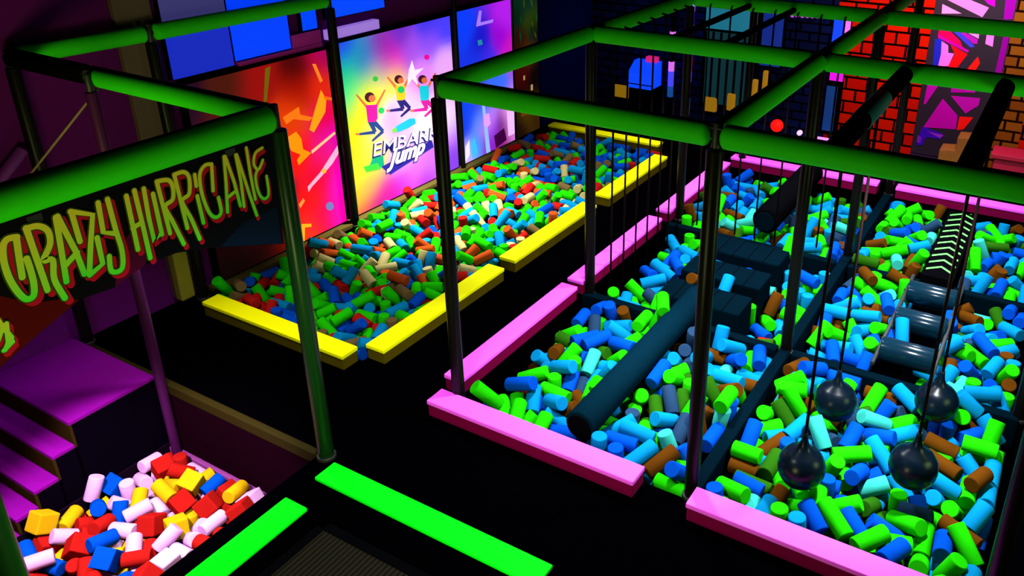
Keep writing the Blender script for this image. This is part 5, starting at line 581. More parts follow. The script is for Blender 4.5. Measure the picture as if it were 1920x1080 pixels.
# ------------------------------------------------------------------ the setting
PITS = [(-2.8, -1.0, .07, 5.52, -.30), (-.045, 3.47, -.03, 5.57, -.335), (-2.03, -.41, -3.0, -.92, -.82), (-3.05, -2.03, -3.0, -.95, -1.2), (.03, 2.6, -3.4, -1.30, -.5), (-3.05, 4.8, -.42, 7.25, -.13)]
def floor_mb():
    m = MB()
    xs = sorted({-3.05, 4.8, *[v for p in PITS for v in p[:2]]}); ys = sorted({-4.6, 7.25, *[v for p in PITS for v in p[2:4]]})
    def z(i, j):
        if not (0 <= i < len(xs)-1 and 0 <= j < len(ys)-1): return None
        cx = (xs[i]+xs[i+1])/2; cy = (ys[j]+ys[j+1])/2
        for p in PITS:
            if p[0] < cx < p[1] and p[2] < cy < p[3]: return p[4]
        return FZ
    for i in range(len(xs)-1):
        for j in range(len(ys)-1):
            h = z(i, j); x0, x1, y0, y1 = xs[i], xs[i+1], ys[j], ys[j+1]
            m.add([(x0, y0, h), (x1, y0, h), (x1, y1, h), (x0, y1, h)], [(0, 1, 2, 3)])
            for di, dj, a, b in ((1, 0, (x1, y0), (x1, y1)), (0, 1, (x0, y1), (x1, y1))):
                k = z(i+di, j+dj)
                if k is not None and abs(k-h) > 1e-6: m.add([(*a, h), (*b, h), (*b, k), (*a, k)], [(0, 1, 2, 3)])
    return m
setting('floor', floor_mb(), CARPET)
setting('wall_left', MB().box(-3.15, -3.05, -4.6, 5.52, -1.2, 4.2), PURP)
setting('wall_left', MB().box(-3.15, -3.05, 5.52, 7.35, -1.2, 4.2), mat('navy_paint', (.002, .006, .10), .8, .05))
BRD = brick_mat('navy_brick', (.004, .010, .075), (.003, .006, .045), (.001, .001, .004))
BRR = brick_mat('red_brick', (.62, .011, .001), (.50, .005, .002), (.004, .001, .001), w=.27, h=.16)
BRO = brick_mat('ochre_brick', (.26, .09, .008), (.18, .05, .005), (.01, .003, .002), w=.24, h=.13)
setting('wall_back', MB().box(-3.15, .60, 7.15, 7.35, -.2, 4.2), BRD)
setting('wall_back', MB().box(.60, 1.74, 7.15, 7.35, -.2, 4.2), BRR)
setting('wall_back', MB().box(1.74, 2.62, 7.15, 7.35, -.2, 4.2), mat('dark_plaster', (.03, .004, .05), .8))
setting('wall_back', MB().box(2.62, 2.95, 7.15, 7.35, -.2, 4.2), BRO)
setting('wall_back', MB().box(2.95, 4.9, 7.15, 7.35, -.2, 4.2), BRR)
setting('wall_right', MB().box(4.8, 4.9, -4.6, 7.15, -.2, 4.2), DARKW)
setting('trim_1', MB().box(-2.99, -2.84, .2, 5.0, -.129, -.078), mat('olive_ledge', (.075, .058, .012), .8, .02), .01)      # ledge under the posters
setting('trim_2', MB().box(-2.9, -.42, -.955, -.90, -.13, -.045), OLIVE, .012)   # nosing of the platform
setting('trim_3', MB().box(-2.02, -.95, -.985, -.946, -.72, -.63), mat('purple_ledge', (.16, .02, .15), .7), .012)
setting('wall_pit', MB().box(-2.02, -.42, -.945, -.925, -.82, -.13), MAROON)
setting('wall_pit', MB().box(-2.026, -2.012, -3.0, -.95, -.82, -.60), mat('pit_side_board', (.004, .001, .005), .7, .02))
setting('trim_4', MB().box(-3.05, -2.99, -.10, .20, -.07, 3.6), mat('brown_pilaster', (.10, .055, .05), .8), .01)

# ------------------------------------------------------------------ frame: posts and padded rails
BASES = {}
def post(x, y, label, z0=None, r=.045, mt=POSTM, cap=True):
    if z0 is None: z0 = FZ2 if y > -.42 else FZ
    t = thing('frame_post', label, 'post', (x, y, z0), 'upright posts of the climbing frames')
    part('sleeve', MB().cyl((x, y, z0+.012), (x, y, H-.072), r, 20, .008), mt, t)
    part('foot', MB().cyl((x, y, z0), (x, y, z0+.03), r+.012, 20, .006), CLAMPM, t)
    if cap:
        c = part('joint_clamp', MB().cyl((x, y, H-.10), (x, y, H+.068), .022, 14, .004), CLAMPM, t)
        part('bolt', MB().cyl((x-.034, y-.012, H+.04), (x+.034, y-.012, H+.04), .008, 8, .002), CLAMPM, c)
    return t
POSTS = [((0, 0), 'dark post at the near left corner of the pink-edged pit'),
 ((1.79, 0), 'dark post between the two near pink pads, beside the log'),
 ((3.46, 0), 'dark post with a magenta sheen at the near right corner of the ball bay'),
 ((0, 1.85), 'dark post between the first and second pink pad along the black aisle'),
 ((1.79, 1.85), 'dark post where the four middle dividers cross behind the balls'),
 ((3.46, 1.85), 'dark post beside the roller bridge on the far right side'),
 ((0, 3.76), 'dark post between the second and third pink pad along the black aisle'),
 ((1.79, 3.76), 'dark post left of the chevron ramp'),
 ((3.46, 3.76), 'dark post at the right end of the rear divider'),
 ((0, 5.64), 'dark post at the far left corner of the pink-edged pit'),
 ((1.79, 5.64), 'dark post between the two far pink pads'),
 ((3.46, 5.64), 'dark post at the far right corner of the pink-edged pit')]
for (x, y), l in POSTS: post(x, y, l)
GPOST = mat('green_black_sleeve', (.003, .022, .003), .3, .16)  # reflected green sheen put into the sleeve's base colour
post(-.345, -.915, 'post with a green sheen between the graffiti sign and the green corner pad', FZ, .05, GPOST)
post(-.345, -2.66, 'green-sheened post in the bottom left corner under the graffiti sign', FZ, .05, GPOST)
post(-2.96, -.90, 'dark post in the left corner of the frame beside the purple wall')
post(-1.915, -.985, 'purple-lit post standing in the white and red foam pit', -.82, .036, mat('plum_sleeve', (.045, .004, .05), .4, .1))  # purple light falling on this post is painted into its sleeve
post(-2.89, .08, 'dark post by the wall left of the blue panels')
post(-2.855, 1.88, 'black post between the red poster and the poster of jumping children')
post(-2.885, 3.74, 'slim dark post between the poster of jumping children and the blue poster', r=.03)

def rail(a, b, label, r=.064, m=GREENB, name='padded_rail', group='green padded rails of the frames', e=.55, gap=.026, z=H):
    a = Vector((*a, z)); b = Vector((*b, z)); d = (b-a).normalized()
    t = thing(name, label, 'rail', tuple(a), group)
    part('foam_sleeve', MB().capsule(a+d*gap, b-d*gap, r, e), m, t)
    n = d.cross(Vector((0, 0, 1)))
    seam = MB().cyl(a+d*(r+.02)-Vector((0, 0, r*.80))-n*r*.55, b-d*(r+.02)-Vector((0, 0, r*.80))-n*r*.55, .0055, 6)
    part('seam', seam, m, t)
    part('inner_pipe', MB().cyl(a+d*.024, b-d*.024, .018, 10), CLAMPM, t)
    return t
X1, X2 = 1.79, 3.46
rail((0, 0), (X1, 0), 'near green rail over the log bay, left of the middle joint')
rail((X1, 0), (X2, 0), 'near green rail over the wrecking balls, right of the middle joint')
rail((0, 1.85), (X1, 1.85), 'second green crosswise rail, over the far end of the log')
rail((X1, 1.85), (X2, 1.85), 'second green crosswise rail, over the roller bridge')
rail((0, 3.76), (X1, 3.76), 'third green crosswise rail, left part by the navy brick wall')
rail((X1, 3.76), (X2, 3.76), 'third green crosswise rail, right part by the red brick wall')
rail((0, 0), (0, 1.85), 'green lengthwise rail above the aisle, nearest piece')
rail((0, 1.85), (0, 3.76), 'green lengthwise rail above the aisle, second piece')
rail((0, 3.76), (0, 5.64), 'green lengthwise rail above the aisle, farthest piece')
rail((X1, 0), (X1, 1.85), 'green middle lengthwise rail, nearest piece')
rail((X1, 1.85), (X1, 3.76), 'green middle lengthwise rail, second piece')
rail((X1, 3.76), (X1, 5.64), 'green middle lengthwise rail, farthest piece')
rail((-.345, -2.66), (-.345, -.915), 'thick green rail carrying the graffiti sign', r=.078)
rail((-.345, -4.4), (-.345, -2.66), 'green rail running on toward the viewer from the graffiti sign', r=.078)
rail((-2.05, -.905), (-.345, -.915), 'green rail from the graffiti sign corner back toward the purple wall')
rail((-2.96, -.90), (-2.05, -.905), 'black padded rail in the left corner of the frame', m=BLACKB, group='black padded rails', e=.3)
rail((-2.96, -.90), (-2.89, .08), 'green rail along the left wall, nearest the corner')
rail((-2.89, .08), (-2.86, 1.88), 'green rail along the left wall, under the blue panels')
for x, l, band in ((2.36, 'black padded beam with a blue band holding the left balls', 1), (2.95, 'black padded beam holding the right balls', 0)):
    t = rail((x, .06), (x, 1.80), l, r=.054, m=BLACKB, group='black padded rails', e=.25)
    if band: part('blue_band', MB().cyl((x, .62, H), (x, 1.12, H), .058, 24, .004), mat('blue_band', (.01, .10, .19), .5), t, label='petrol blue band')
for x, l in ((.62, 'thin black beam, left of the pair behind the second rail'), (1.04, 'thin black beam, right of the pair behind the second rail')):
    rail((x, 1.92), (x, 3.70), l, r=.026, m=BLACKB, group='thin black beams', e=.2)

# ------------------------------------------------------------------ edge pads
def pad(x0, x1, y0, y1, label, group, m, ms, top=0.0, th=.034, skirt=True):
    loc = ((x0+x1)/2, (y0+y1)/2, FZ2 if skirt else FZ)
    t = thing('edge_pad', label, 'pad', loc, group)
    part('cushion_top', MB().box(x0, x1, y0, y1, top-th, top), m, t, .007)
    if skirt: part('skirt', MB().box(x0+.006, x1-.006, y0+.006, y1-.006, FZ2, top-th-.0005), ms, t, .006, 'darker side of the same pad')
    return t
G = 'pink pads round the big pit'
for y0, y1, l in ((.11, 1.74, 'pink pad along the black aisle, nearest of three'), (1.83, 3.455, 'pink pad along the black aisle, middle of three'), (3.64, 5.40, 'pink pad along the black aisle, farthest of three, behind thin ropes')):
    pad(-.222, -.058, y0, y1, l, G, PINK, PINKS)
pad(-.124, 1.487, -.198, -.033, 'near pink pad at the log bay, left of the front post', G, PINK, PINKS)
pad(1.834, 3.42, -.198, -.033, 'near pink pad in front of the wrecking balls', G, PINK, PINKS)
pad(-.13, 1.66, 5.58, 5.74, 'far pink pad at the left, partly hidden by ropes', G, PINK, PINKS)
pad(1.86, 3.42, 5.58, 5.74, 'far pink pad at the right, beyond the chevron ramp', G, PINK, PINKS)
G = 'yellow pads round the long pit'
for y0, y1, l in ((.117, 1.70, 'yellow pad on the aisle side of the long pit, nearest of three'), (1.87, 3.41, 'yellow pad on the aisle side of the long pit, middle of three'), (3.68, 5.20, 'yellow pad on the aisle side of the long pit, farthest of three')):
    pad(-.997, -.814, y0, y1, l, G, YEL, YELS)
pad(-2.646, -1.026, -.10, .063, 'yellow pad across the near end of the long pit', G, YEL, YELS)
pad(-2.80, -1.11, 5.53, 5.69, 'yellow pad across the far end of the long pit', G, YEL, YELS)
G = 'flat green pads of the trampoline'
pad(-.25, 1.385, -1.105, -.94, 'long green pad across the trampoline end, right of the corner', G, GRN, GRN, -.045, .025, False)
pad(-.27, -.088, -3.2, -1.31, 'green pad between the trampoline and the white and red foam', G, GRN, GRN, -.045, .025, False)

# ------------------------------------------------------------------ trampoline
t = thing('trampoline', 'black trampoline with a finely ribbed bed between the green pads', 'trampoline', (1.3, -2.3, -.5))
part('bed', MB().box(.05, 2.58, -3.38, -1.32, -.098, -.09), weave_mat('woven_bed', (.0005, .0005, .0003), (.011, .008, .003), 10.5), t, label='finely ribbed brown black bed')
fr = MB()
for a in ((.03, 2.6, -1.36, -1.30), (.03, 2.6, -3.4, -3.34), (.03, .09, -3.4, -1.30), (2.54, 2.6, -3.4, -1.30)): fr.box(a[0]+.001, a[1]-.001, a[2]+.001, a[3]-.001, -.5, -.082)
part('frame', fr, BLACK, t, .004)

# ------------------------------------------------------------------ inside the big pit: dividers, logs, steps, bridge, balls
def divider(x0, x1, y0, y1, label):
    return solo('pit_divider', MB().box(x0, x1, y0, y1, -.335, -.085), NAVY, label, 'divider', ((x0+x1)/2, (y0+y1)/2, -.335), 'padded dividers of the big pit', .015)
divider(-.04, 1.73, 1.775, 1.865, 'dark padded divider under the far end of the log')
divider(1.85, 3.465, 1.775, 1.865, 'dark padded divider behind the wrecking balls')
divider(-.04, 1.73, 3.51, 3.60, 'dark padded divider behind the three navy step blocks')
divider(1.85, 3.465, 3.51, 3.60, 'dark padded divider under the chevron ramp')
divider(1.745, 1.835, -.02, 1.86, 'dark padded divider between the log and the wrecking balls')
divider(1.745, 1.835, 1.87, 3.60, 'dark padded divider between the step blocks and the roller bridge')
divider(1.745, 1.835, 3.61, 5.565, 'dark padded divider between the two far bays')
t = thing('balance_log', 'long navy padded log lying on the foam in the near left bay', 'log', (.95, .06, .03), 'padded logs')
part('log_body', MB().capsule((.955, .055, .03), (.945, 2.06, .03), .108, .18, 28), mat('log_navy', (.0006, .008, .016), .9, .0), t)
part('end_cap', MB().cyl((.955, .048, .03), (.955, .060, .03), .088, 24, .004), BLACK, t)
t = thing('balance_log', 'short black padded log in the far left bay, behind the ropes', 'log', (.97, 3.66, .12), 'padded logs')
part('log_body', MB().capsule((.97, 3.64, .12), (.97, 5.3, .12), .135, .3, 28), BLACK, t)
part('end_cap', MB().cyl((.97, 3.633, .12), (.97, 3.645, .12), .10, 24, .004), NAVY, t)
for y, l in ((2.08, 'nearest of three navy step blocks behind the middle post'), (2.58, 'middle one of three navy step blocks'), (3.10, 'farthest of three navy step blocks, by the rear divider')):
    t = thing('step_block', l, 'step', (.99, y, -.36), 'navy step blocks')
    part('block_body', MB().box(.62, 1.36, y-.17, y+.17, -.335, .05), NAVY, t, .02)
    s = MB()
    for k in range(1, 5): s.box(.62+k*.148-.003, .62+k*.148+.003, y-.168, y+.168, .0505, .054)
    part('piping', s, BLACK, t)
t = thing('roller_bridge', 'bridge of three dark rollers between black ropes', 'bridge', (2.64, 2.65, -.1))
ROLL = mat('roller_vinyl', (.0012, .012, .024), .16, .22)
for y in (2.12, 2.65, 3.18):
    r = part('roller', MB().cyl((2.45, y, -.02), (2.85, y, -.02), .10, 28, .014), ROLL, t)
    part('axle', MB().cyl((2.42, y, -.02), (2.88, y, -.02), .014, 10), CLAMPM, r)
for x in (2.44, 2.86): part('side_rope', MB().cyl((x, 1.87, -.02), (x, 3.50, -.02), .016, 10), mat('black_rope', (.006, .008, .010), .7), t)
t = thing('chevron_ramp', 'black walkway printed with green chevrons in the far right bay', 'ramp', (2.64, 3.62, -.1))
part('deck', MB().box(2.50, 2.78, 3.46, 5.12, -.12, .034), BLACK, t, .008)
ch = MB()
for k in range(10):
    y = 3.60+k*.155; w = .036
    ch.add([(2.525, y-.03, .036), (2.64, y+.075, .036), (2.755, y-.03, .036), (2.755, y-.03+w, .036), (2.64, y+.075+w, .036), (2.525, y-.03+w, .036)], [(0, 1, 4, 5), (1, 2, 3, 4)])
part('chevron_print', ch, mat('chevron_green', (.10, .62, .09), .6, .2), t, label='pale green chevrons')
def ball(x, y, z, label, lean=(0, 0)):
    t = thing('wrecking_ball', label, 'ball', (x, y, z), 'wrecking balls on ropes')
    R = .142; pr = []
    for k in range(15):
        a = PI*k/18; pr.append((R*(1-math.cos(a)), max(.004, R*math.sin(a))))
    pr += [(R*1.93, R*.36), (R*2.10, R*.24), (R*2.32, R*.155), (R*2.6, R*.115), (R*2.75, R*.10)]
    part('ball_body', MB().tube((x, y, z-R), (x, y, z+R*2), pr, 32), BALLM, t)
    part('rope', MB().cyl((x, y, z+R*1.72), (x, y, H-.075), .0095, 10), ROPEM, t)
    part('hanger', MB().cyl((x-.035, y, H-.068), (x+.035, y, H-.068), .011, 8, .002), CLAMPM, t)
ball(2.36, .30, .135, 'black wrecking ball on a rope, near left of four')
ball(2.94, .62, .15, 'black wrecking ball on a rope, near right of four')
ball(2.36, 1.07, .12, 'black wrecking ball on a rope, far left of four')
ball(2.95, 1.45, .09, 'black wrecking ball on a rope, far right of four, by the divider')
ORD = ['leftmost', 'second', 'third', 'fourth', 'fifth', 'sixth', 'seventh', 'eighth', 'ninth', 'tenth', 'eleventh', 'twelfth']
def ordn(i, n): return 'leftmost' if i == 0 else 'rightmost' if i == n-1 else ORD[i]+' from left'
ys = [2.05+.24*k for k in range(7)]
for i, y in enumerate(ys):
    solo('hanging_rope', MB().cyl((.10, y, -.16), (.10, y, H-.02), .009, 8).cyl((.10, y, H-.03), (.02, y, H-.01), .010, 6), ROPEM, f'thin dark rope beside the aisle, {ordn(i, 7)} of the seven past the second rail', 'rope', (.10, y, H), 'hanging ropes beside the aisle')
xs = [.24+.21*k for k in range(7)]
for i, x in enumerate(xs):
    solo('hanging_rope', MB().cyl((x, 3.675, -.10), (x, 3.675, H-.03), .009, 8).cyl((x, 3.675, H-.035), (x, 3.70, H-.02), .008, 6), ROPEM, f'thin dark rope under the third rail, {ordn(i, 7)} of seven', 'rope', (x, 3.70, H), 'hanging ropes under the third rail')

# ------------------------------------------------------------------ prints: sign, posters, panels
INK = print_mat('printed_skin', 0); BACKLIT = print_mat('backlit_skin', 1.0); MURALM = print_mat('painted_mural', 0)
def smooth(pts, k=5):
    P = [Vector(p) for p in pts]; out = []
    for i in range(len(P)-1):
        a = P[max(i-1, 0)]; b = P[i]; c = P[i+1]; d = P[min(i+2, len(P)-1)]
        for j in range(k):
            t = j/k; out.append(.5*((2*b)+(c-a)*t+(2*a-5*b+4*c-d)*t*t+(3*b-a-3*c+d)*t**3))
    return out+[P[-1]]
def ribbon(m, pts, w, mk, col, dz=0.0):
    n = len(pts); L = []; R = []
    for i in range(n):
        d = (pts[min(i+1, n-1)]-pts[max(i-1, 0)])
        nn = Vector((-d.y, d.x)).normalized()*w/2
        L.append(pts[i]+nn); R.append(pts[i]-nn)
    m.add([mk(p, dz) for p in L+R], [(i, n+i, n+i+1, i+1) for i in range(n-1)], col=col)
    for p, q in ((pts[0], pts[1]), (pts[-1], pts[-2])):
        d = (p-q).normalized(); nn = Vector((-d.y, d.x))
        m.add([mk(p+(nn*math.cos(PI*a/8)+d*math.sin(PI*a/8))*w/2, dz+.00004) for a in range(9)], [tuple(range(9))], col=col)
XS = -.30
top = [(-.985, 2.14), (-2.70, 2.14)]
SG = [(p[0], p[1]) for p in SIGN]
t = thing('graffiti_sign', 'dark hanging sign with lime graffiti letters CRAZY HURRICANE and red drips', 'sign', (XS-.02, -1.8, 1.5))
pn = MB(); poly = SG+top
pn.prism(poly, 'x', XS-.022, XS-.002)
part('sign_panel', pn, mat('sign_black', (.0015, .0012, .003), .6, .05), t)
part('print_patch', MB().add([(XS-.001, y, z) for y, z in ((-2.66, 1.48), (-2.482, 1.548), (-2.304, 1.618), (-2.12, 1.688), (-2.17, 1.72), (-2.30, 1.76), (-2.42, 1.86), (-2.66, 1.98))], [tuple(range(8))], col=(.07, .001, .0003)), INK, t)
part('print_patch', MB().add([(XS-.001, y, z) for y, z in ((-1.955, 1.675), (-1.80, 1.718), (-1.74, 1.80), (-1.83, 1.90), (-1.90, 1.84))], [tuple(range(5))], col=(.06, .001, .025)), INK, t)
part('print_patch', MB().add([(XS-.001, y, z) for y, z in ((-1.40, 1.645), (-1.03, 1.510), (-1.03, 1.73), (-1.25, 1.72))], [tuple(range(4))], col=(.001, .006, .022)), INK, t)
red = MB(); let = MB(); rim = MB()
for li, strokes in enumerate(LETTERS):
    zz = [p[1] for s in strokes for p in s]; z0, z1 = min(zz), max(zz); k = min(1, li/13); w = .027*(1-k)+.0165*k
    if li == 14: w = .02
    def grad(v, z0=z0, z1=z1):
        f = max(0, min(1, (v.z-z0)/(z1-z0)))
        f = f**.7
        return (.06*(1-f)+.62*f, .72*(1-f)+.52*f, .03)
    for si, s in enumerate(strokes):
        pts = smooth(s) if len(s) > 4 else [Vector(p) for p in s]; e = .0002*(si+3*(li % 2))
        ribbon(red, [p+Vector((.018*(1-k)+.010*k, -.024)) for p in pts], w*1.35, lambda p, z: (XS+.001+z, p.x, p.y), (.42, .004, .020), e)
        ribbon(rim, pts, w*1.45, lambda p, z: (XS+.004+z, p.x, p.y), (.03, .05, .002), e)
        ribbon(let, pts, w, lambda p, z: (XS+.007+z, p.x, p.y), grad, e)
part('letter_shadow', red, INK, t, label='red drop shadow of the letters')
part('letter_rim', rim, INK, t)
part('lettering', let, INK, t, label='lime letters reading CRAZY HURRICANE')
for y in (-2.2, -1.25): part('strap', MB().box(XS-.026, XS+.0005, y-.03, y+.03, 2.09, 2.125), CLAMPM, t)

def poster(label, y0, y1, z0, z1, bg, shapes, x=-2.92, em=None, n=26):
    t = thing('poster', label, 'poster', (x, (y0+y1)/2, z0), 'backlit posters on the left wall')
    part('light_box', MB().box(x-.10, x-.004, y0-.012, y1+.012, z0-.012, z1+.012), BLACK, t, .004)
    m = MB(); cc = [(Vector(p), lin(c)) for p, c in bg]
    def colour(v):
        s = 0; a = Vector((0, 0, 0))
        for p, c in cc:
            d2 = (v.y-p.x)**2+(v.z-p.y)**2; w = math.exp(-d2/.022)+.02*math.exp(-d2/.12)+1e-6; s += w; a += Vector(c)*w
        return tuple(a/s)
    vs = [(x, y0+(y1-y0)*i/n, z0+(z1-z0)*j/n) for i in range(n+1) for j in range(n+1)]
    m.add(vs, [(i*(n+1)+j, (i+1)*(n+1)+j, (i+1)*(n+1)+j+1, i*(n+1)+j+1) for i in range(n) for j in range(n)], col=colour)
    part('picture', m, em or BACKLIT, t)
    for k, (c, p) in enumerate(shapes):
        q = [(max(y0, min(y1, a)), max(z0, min(z1, b))) for a, b in p]; f = [(x+.001+.0001*k, a, b) for a, b in q]
        kid = len(shapes) > 30 and 1 <= k <= 30
        if not kid or (k-1) % 10 == 0: m = MB()
        m.add(f, [tuple(range(len(q)))], col=lin(c))
        if kid and k % 10: continue
        part('printed_child' if kid else 'printed_shape', m, em or BACKLIT, t)
    return t
def text_mesh(txt, origin, size, rot, shear, dx, flat_x, m, col, off=0.0):
    cu = bpy.data.curves.new('lettering', 'FONT'); cu.body = txt; cu.size = size; cu.shear = shear; cu.offset = off; cu.resolution_u = 3
    o = bpy.data.objects.new('lettering', cu); COL.objects.link(o); bpy.context.view_layer.update()
    me = bpy.data.meshes.new_from_object(o.evaluated_get(bpy.context.evaluated_depsgraph_get()))
    c, s = math.cos(rot), math.sin(rot)
    m.add([(flat_x, origin[0]+(v.co.x*dx)*c-v.co.y*s, origin[1]+(v.co.x*dx)*s+v.co.y*c) for v in me.vertices], [tuple(p.vertices) for p in me.polygons], col=col)
    bpy.data.objects.remove(o); bpy.data.curves.remove(cu); bpy.data.meshes.remove(me)
poster('red and magenta poster with orange shards, left of the jumping children', .30, 1.83, -.06, 1.735, BG1, S1)
t = poster('rainbow poster of three jumping children with white lettering', 1.93, 3.70, -.06, 1.765, BG2, S2)
w = MB()
text_mesh('EMBARK', (2.262, .498), .215, -.085, .12, 1.34, -2.9130, w, lin((25, 30, 110)), .006)
text_mesh('Jump', (2.52, .33), .24, -.03, .45, 1.15, -2.9120, w, lin((40, 20, 120)), .022)
text_mesh('EMBARK', (2.275, .508), .215, -.085, .12, 1.34, -2.911, w, lin((250, 245, 255)), 0)
text_mesh('Jump', (2.52, .33), .24, -.03, .45, 1.15, -2.9105, w, lin((255, 245, 255)), .010)
part('lettering', w, BACKLIT, t, label='white words on the poster')
poster('blue poster with violet and white streaks beyond the jumping children', 3.78, 4.90, -.06, 1.79, BG3, S3)
jb = [((4.98, 1.6), (8, 40, 20)), ((5.1, 1.7), (10, 70, 40)), ((5.3, 1.75), (5, 60, 50)), ((5.35, 1.45), (60, 90, 10)), ((5.1, 1.2), (60, 15, 10)), ((5.25, 1.05), (110, 60, 10)), ((5.1, .8), (90, 5, 5)), ((5.4, .7), (10, 4, 4)), ((5.05, .5), (60, 0, 10)), ((5.2, .25), (110, 75, 5)), ((5.4, .2), (80, 50, 10)), ((5.0, .05), (40, 20, 10)), ((5.45, 1.3), (5, 15, 10))]
js = []
for k in range(16):
    a = random.uniform(4.98, 5.48); b = random.uniform(1.1, 1.72); l = random.uniform(.08, .2); g = random.uniform(-.05, .05)
    js.append((random.choice([(10, 90, 40), (30, 110, 30), (5, 50, 50), (90, 100, 20)]), [(a, b), (a+.02+g*.5, b+l*.5), (a+g, b+l), (a-.02+g*.5, b+l*.5)]))
js += [((255, 200, 120), [(5.13, .70), (5.17, .70), (5.17, .76), (5.13, .76)]), ((255, 215, 150), [(5.30, .52), (5.35, .52), (5.35, .60), (5.30, .60)]), ((150, 95, 10), [(5.05, .22), (5.35, .20), (5.40, .32), (5.10, .34)])]
poster('dark jungle poster with green leaves in the far left corner', 4.95, 5.50, -.06, 1.77, jb, js, em=print_mat('dim_backlit_skin', .4))
def panel(label, y0, y1, z0, z1, c, s, x=-2.99):
    t = thing('light_panel', label, 'light panel', (x, (y0+y1)/2, z0), 'blue light panels on the left wall')
    part('housing', MB().box(x-.055, x-.004, y0, y1, z0, z1), BLACK, t, .004)
    part('diffuser', MB().box(x-.006, x+.004, y0+.008, y1-.008, z0+.008, z1-.008), mat('panel_%d_%d' % (c[2], c[1]), lin(c), .5, .2, lin(c), s, var=.06, scale=3), t)
panel('deep blue light panel on the left wall, above the red poster', .26, .86, 1.77, 2.20, (22, 40, 195), .8)
panel('dim grey blue light panel above the deep blue one', .26, .86, 2.205, 2.80, (58, 55, 115), .7)
panel('bright blue light panel right of the deep blue one', .865, 1.49, 1.80, 2.72, (0, 60, 255), .9)
panel('narrow blue light panel left of the black wall post', 1.64, 1.83, 1.93, 2.72, (0, 65, 255), .9)
panel('blue light panel above the poster of jumping children', 1.95, 2.75, 1.99, 2.80, (0, 70, 255), .9)
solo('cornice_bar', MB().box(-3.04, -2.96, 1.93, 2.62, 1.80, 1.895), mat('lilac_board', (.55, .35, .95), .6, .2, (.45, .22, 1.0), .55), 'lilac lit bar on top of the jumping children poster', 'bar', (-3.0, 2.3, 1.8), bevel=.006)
solo('cornice_bar', MB().box(-3.05, -2.985, .9, 1.86, 1.75, 1.795).box(-3.05, -2.99, 1.51, 1.86, 1.795, 1.92), mat('magenta_board', (.6, .02, .55), .6, .2), 'magenta board on top of the red poster', 'bar', (-3.0, 1.4, 1.75), bevel=.006)
solo('olive_pad', MB().box(-2.99, -2.90, -.11, .02, -.07, .40), mat('olive_vinyl', (.22, .19, .01), .6), 'olive upright pad on the wall behind the graffiti sign', 'pad', (-2.94, -.04, -.07), bevel=.015)

# ------------------------------------------------------------------ stairs at the left
t = thing('staircase', 'purple carpeted stairs going down beside the white and red foam', 'stairs', (-2.54, -1.6, -1.2))
lev = [(-.96, -.012), (-1.585, -.19), (-1.735, -.36), (-1.895, -.48), (-2.04, -.60), (-2.19, -.74)]
for k, (y, z) in enumerate(lev):
    y1 = lev[k+1][0] if k+1 < len(lev) else -2.9
    s = part('tread', MB().box(-3.045, -2.028, y1, y, z-.03, z), STAIRM, t, .006)
    if k: part('riser', MB().box(-3.045, -2.032, y-.001, y+.018, z-.03, lev[k-1][1]-.031), mat('olive_riser', (.022, .012, .002), .9, .0), s)
    part('stringer_block', MB().box(-3.045, -2.034, y1+.0185, y, -1.2, z-.031), DARKW, t)
solo('handrail', MB().capsule((-2.985, -1.50, 1.11), (-2.985, -.955, 1.56), .042, .4, 14).cyl((-3.06, -1.0, 1.52), (-2.985, -1.0, 1.52), .014, 8).cyl((-3.06, -1.3, 1.27), (-2.985, -1.3, 1.27), .014, 8), mat('purple_rail', (.18, .015, .30), .5), 'slanting purple handrail on the left wall', 'handrail', (-2.93, -1.2, 1.4))
solo('stay_cable', MB().cyl((-1.93, -.93, 2.13), (-2.98, -1.30, 1.10), .008, 8), mat('tan_cable', (.20, .12, .05), .6), 'thin tan cable slanting down from the black rail', 'cable', (-1.93, -.93, 2.13))

# ------------------------------------------------------------------ things along the back wall
YB = 7.15
def lit(name, c, s): return mat(name, lin(c), .5, .2, lin(c), s, var=.05)
t = thing('wall_mural', 'magenta and blue abstract mural panel on the far wall', 'mural', (2.18, 7.145, -.06))
part('board', MB().box(1.745, 2.615, 7.139, 7.15, -.065, 2.31), mat('mural_black', (.012, .004, .02), .7), t)
for k, (c, p) in enumerate(MURAL):
    q = [(max(1.75, min(2.61, a)), max(-.06, min(2.3, b))) for a, b in p]
    part('painted_patch', MB().add([(a, 7.1385-.0003*k, b) for a, b in q], [tuple(range(len(q)))[::-1]], col=lin(c)), MURALM, t)
solo('brown_crate', MB().prism([(2.128, -.07), (2.128, .169), (2.31, .188), (2.304, .353), (2.433, .362), (2.433, -.07)], 'y', 6.70, 6.98), mat('brown_board', (.22, .085, .006), .7), 'brown stepped box in front of the abstract mural', 'box', (2.28, 6.85, -.07), bevel=.008)
solo('floor_strip', MB().box(1.70, 2.46, 6.42, 6.50, FZ, -.04), mat('cream_strip', (.55, .42, .25), .6), 'pale edge strip on the floor before the abstract mural', 'strip', (2.1, 6.45, FZ), bevel=.006)
solo('bench', MB().box(2.74, 3.5, 6.75, 7.05, FZ, .16).box(2.70, 3.54, 6.72, 7.08, .16, .22), mat('crimson_vinyl', (.45, .008, .05), .6), 'crimson padded bench by the far right brick wall', 'bench', (3.1, 6.9, FZ), bevel=.012)
t = thing('booth', 'bright blue console booth by the navy brick wall', 'booth', (-2.0, 6.9, FZ))
part('cabinet', MB().box(-2.2, -1.80, 6.78, 7.08, FZ, .33), BLACK, t, .01)
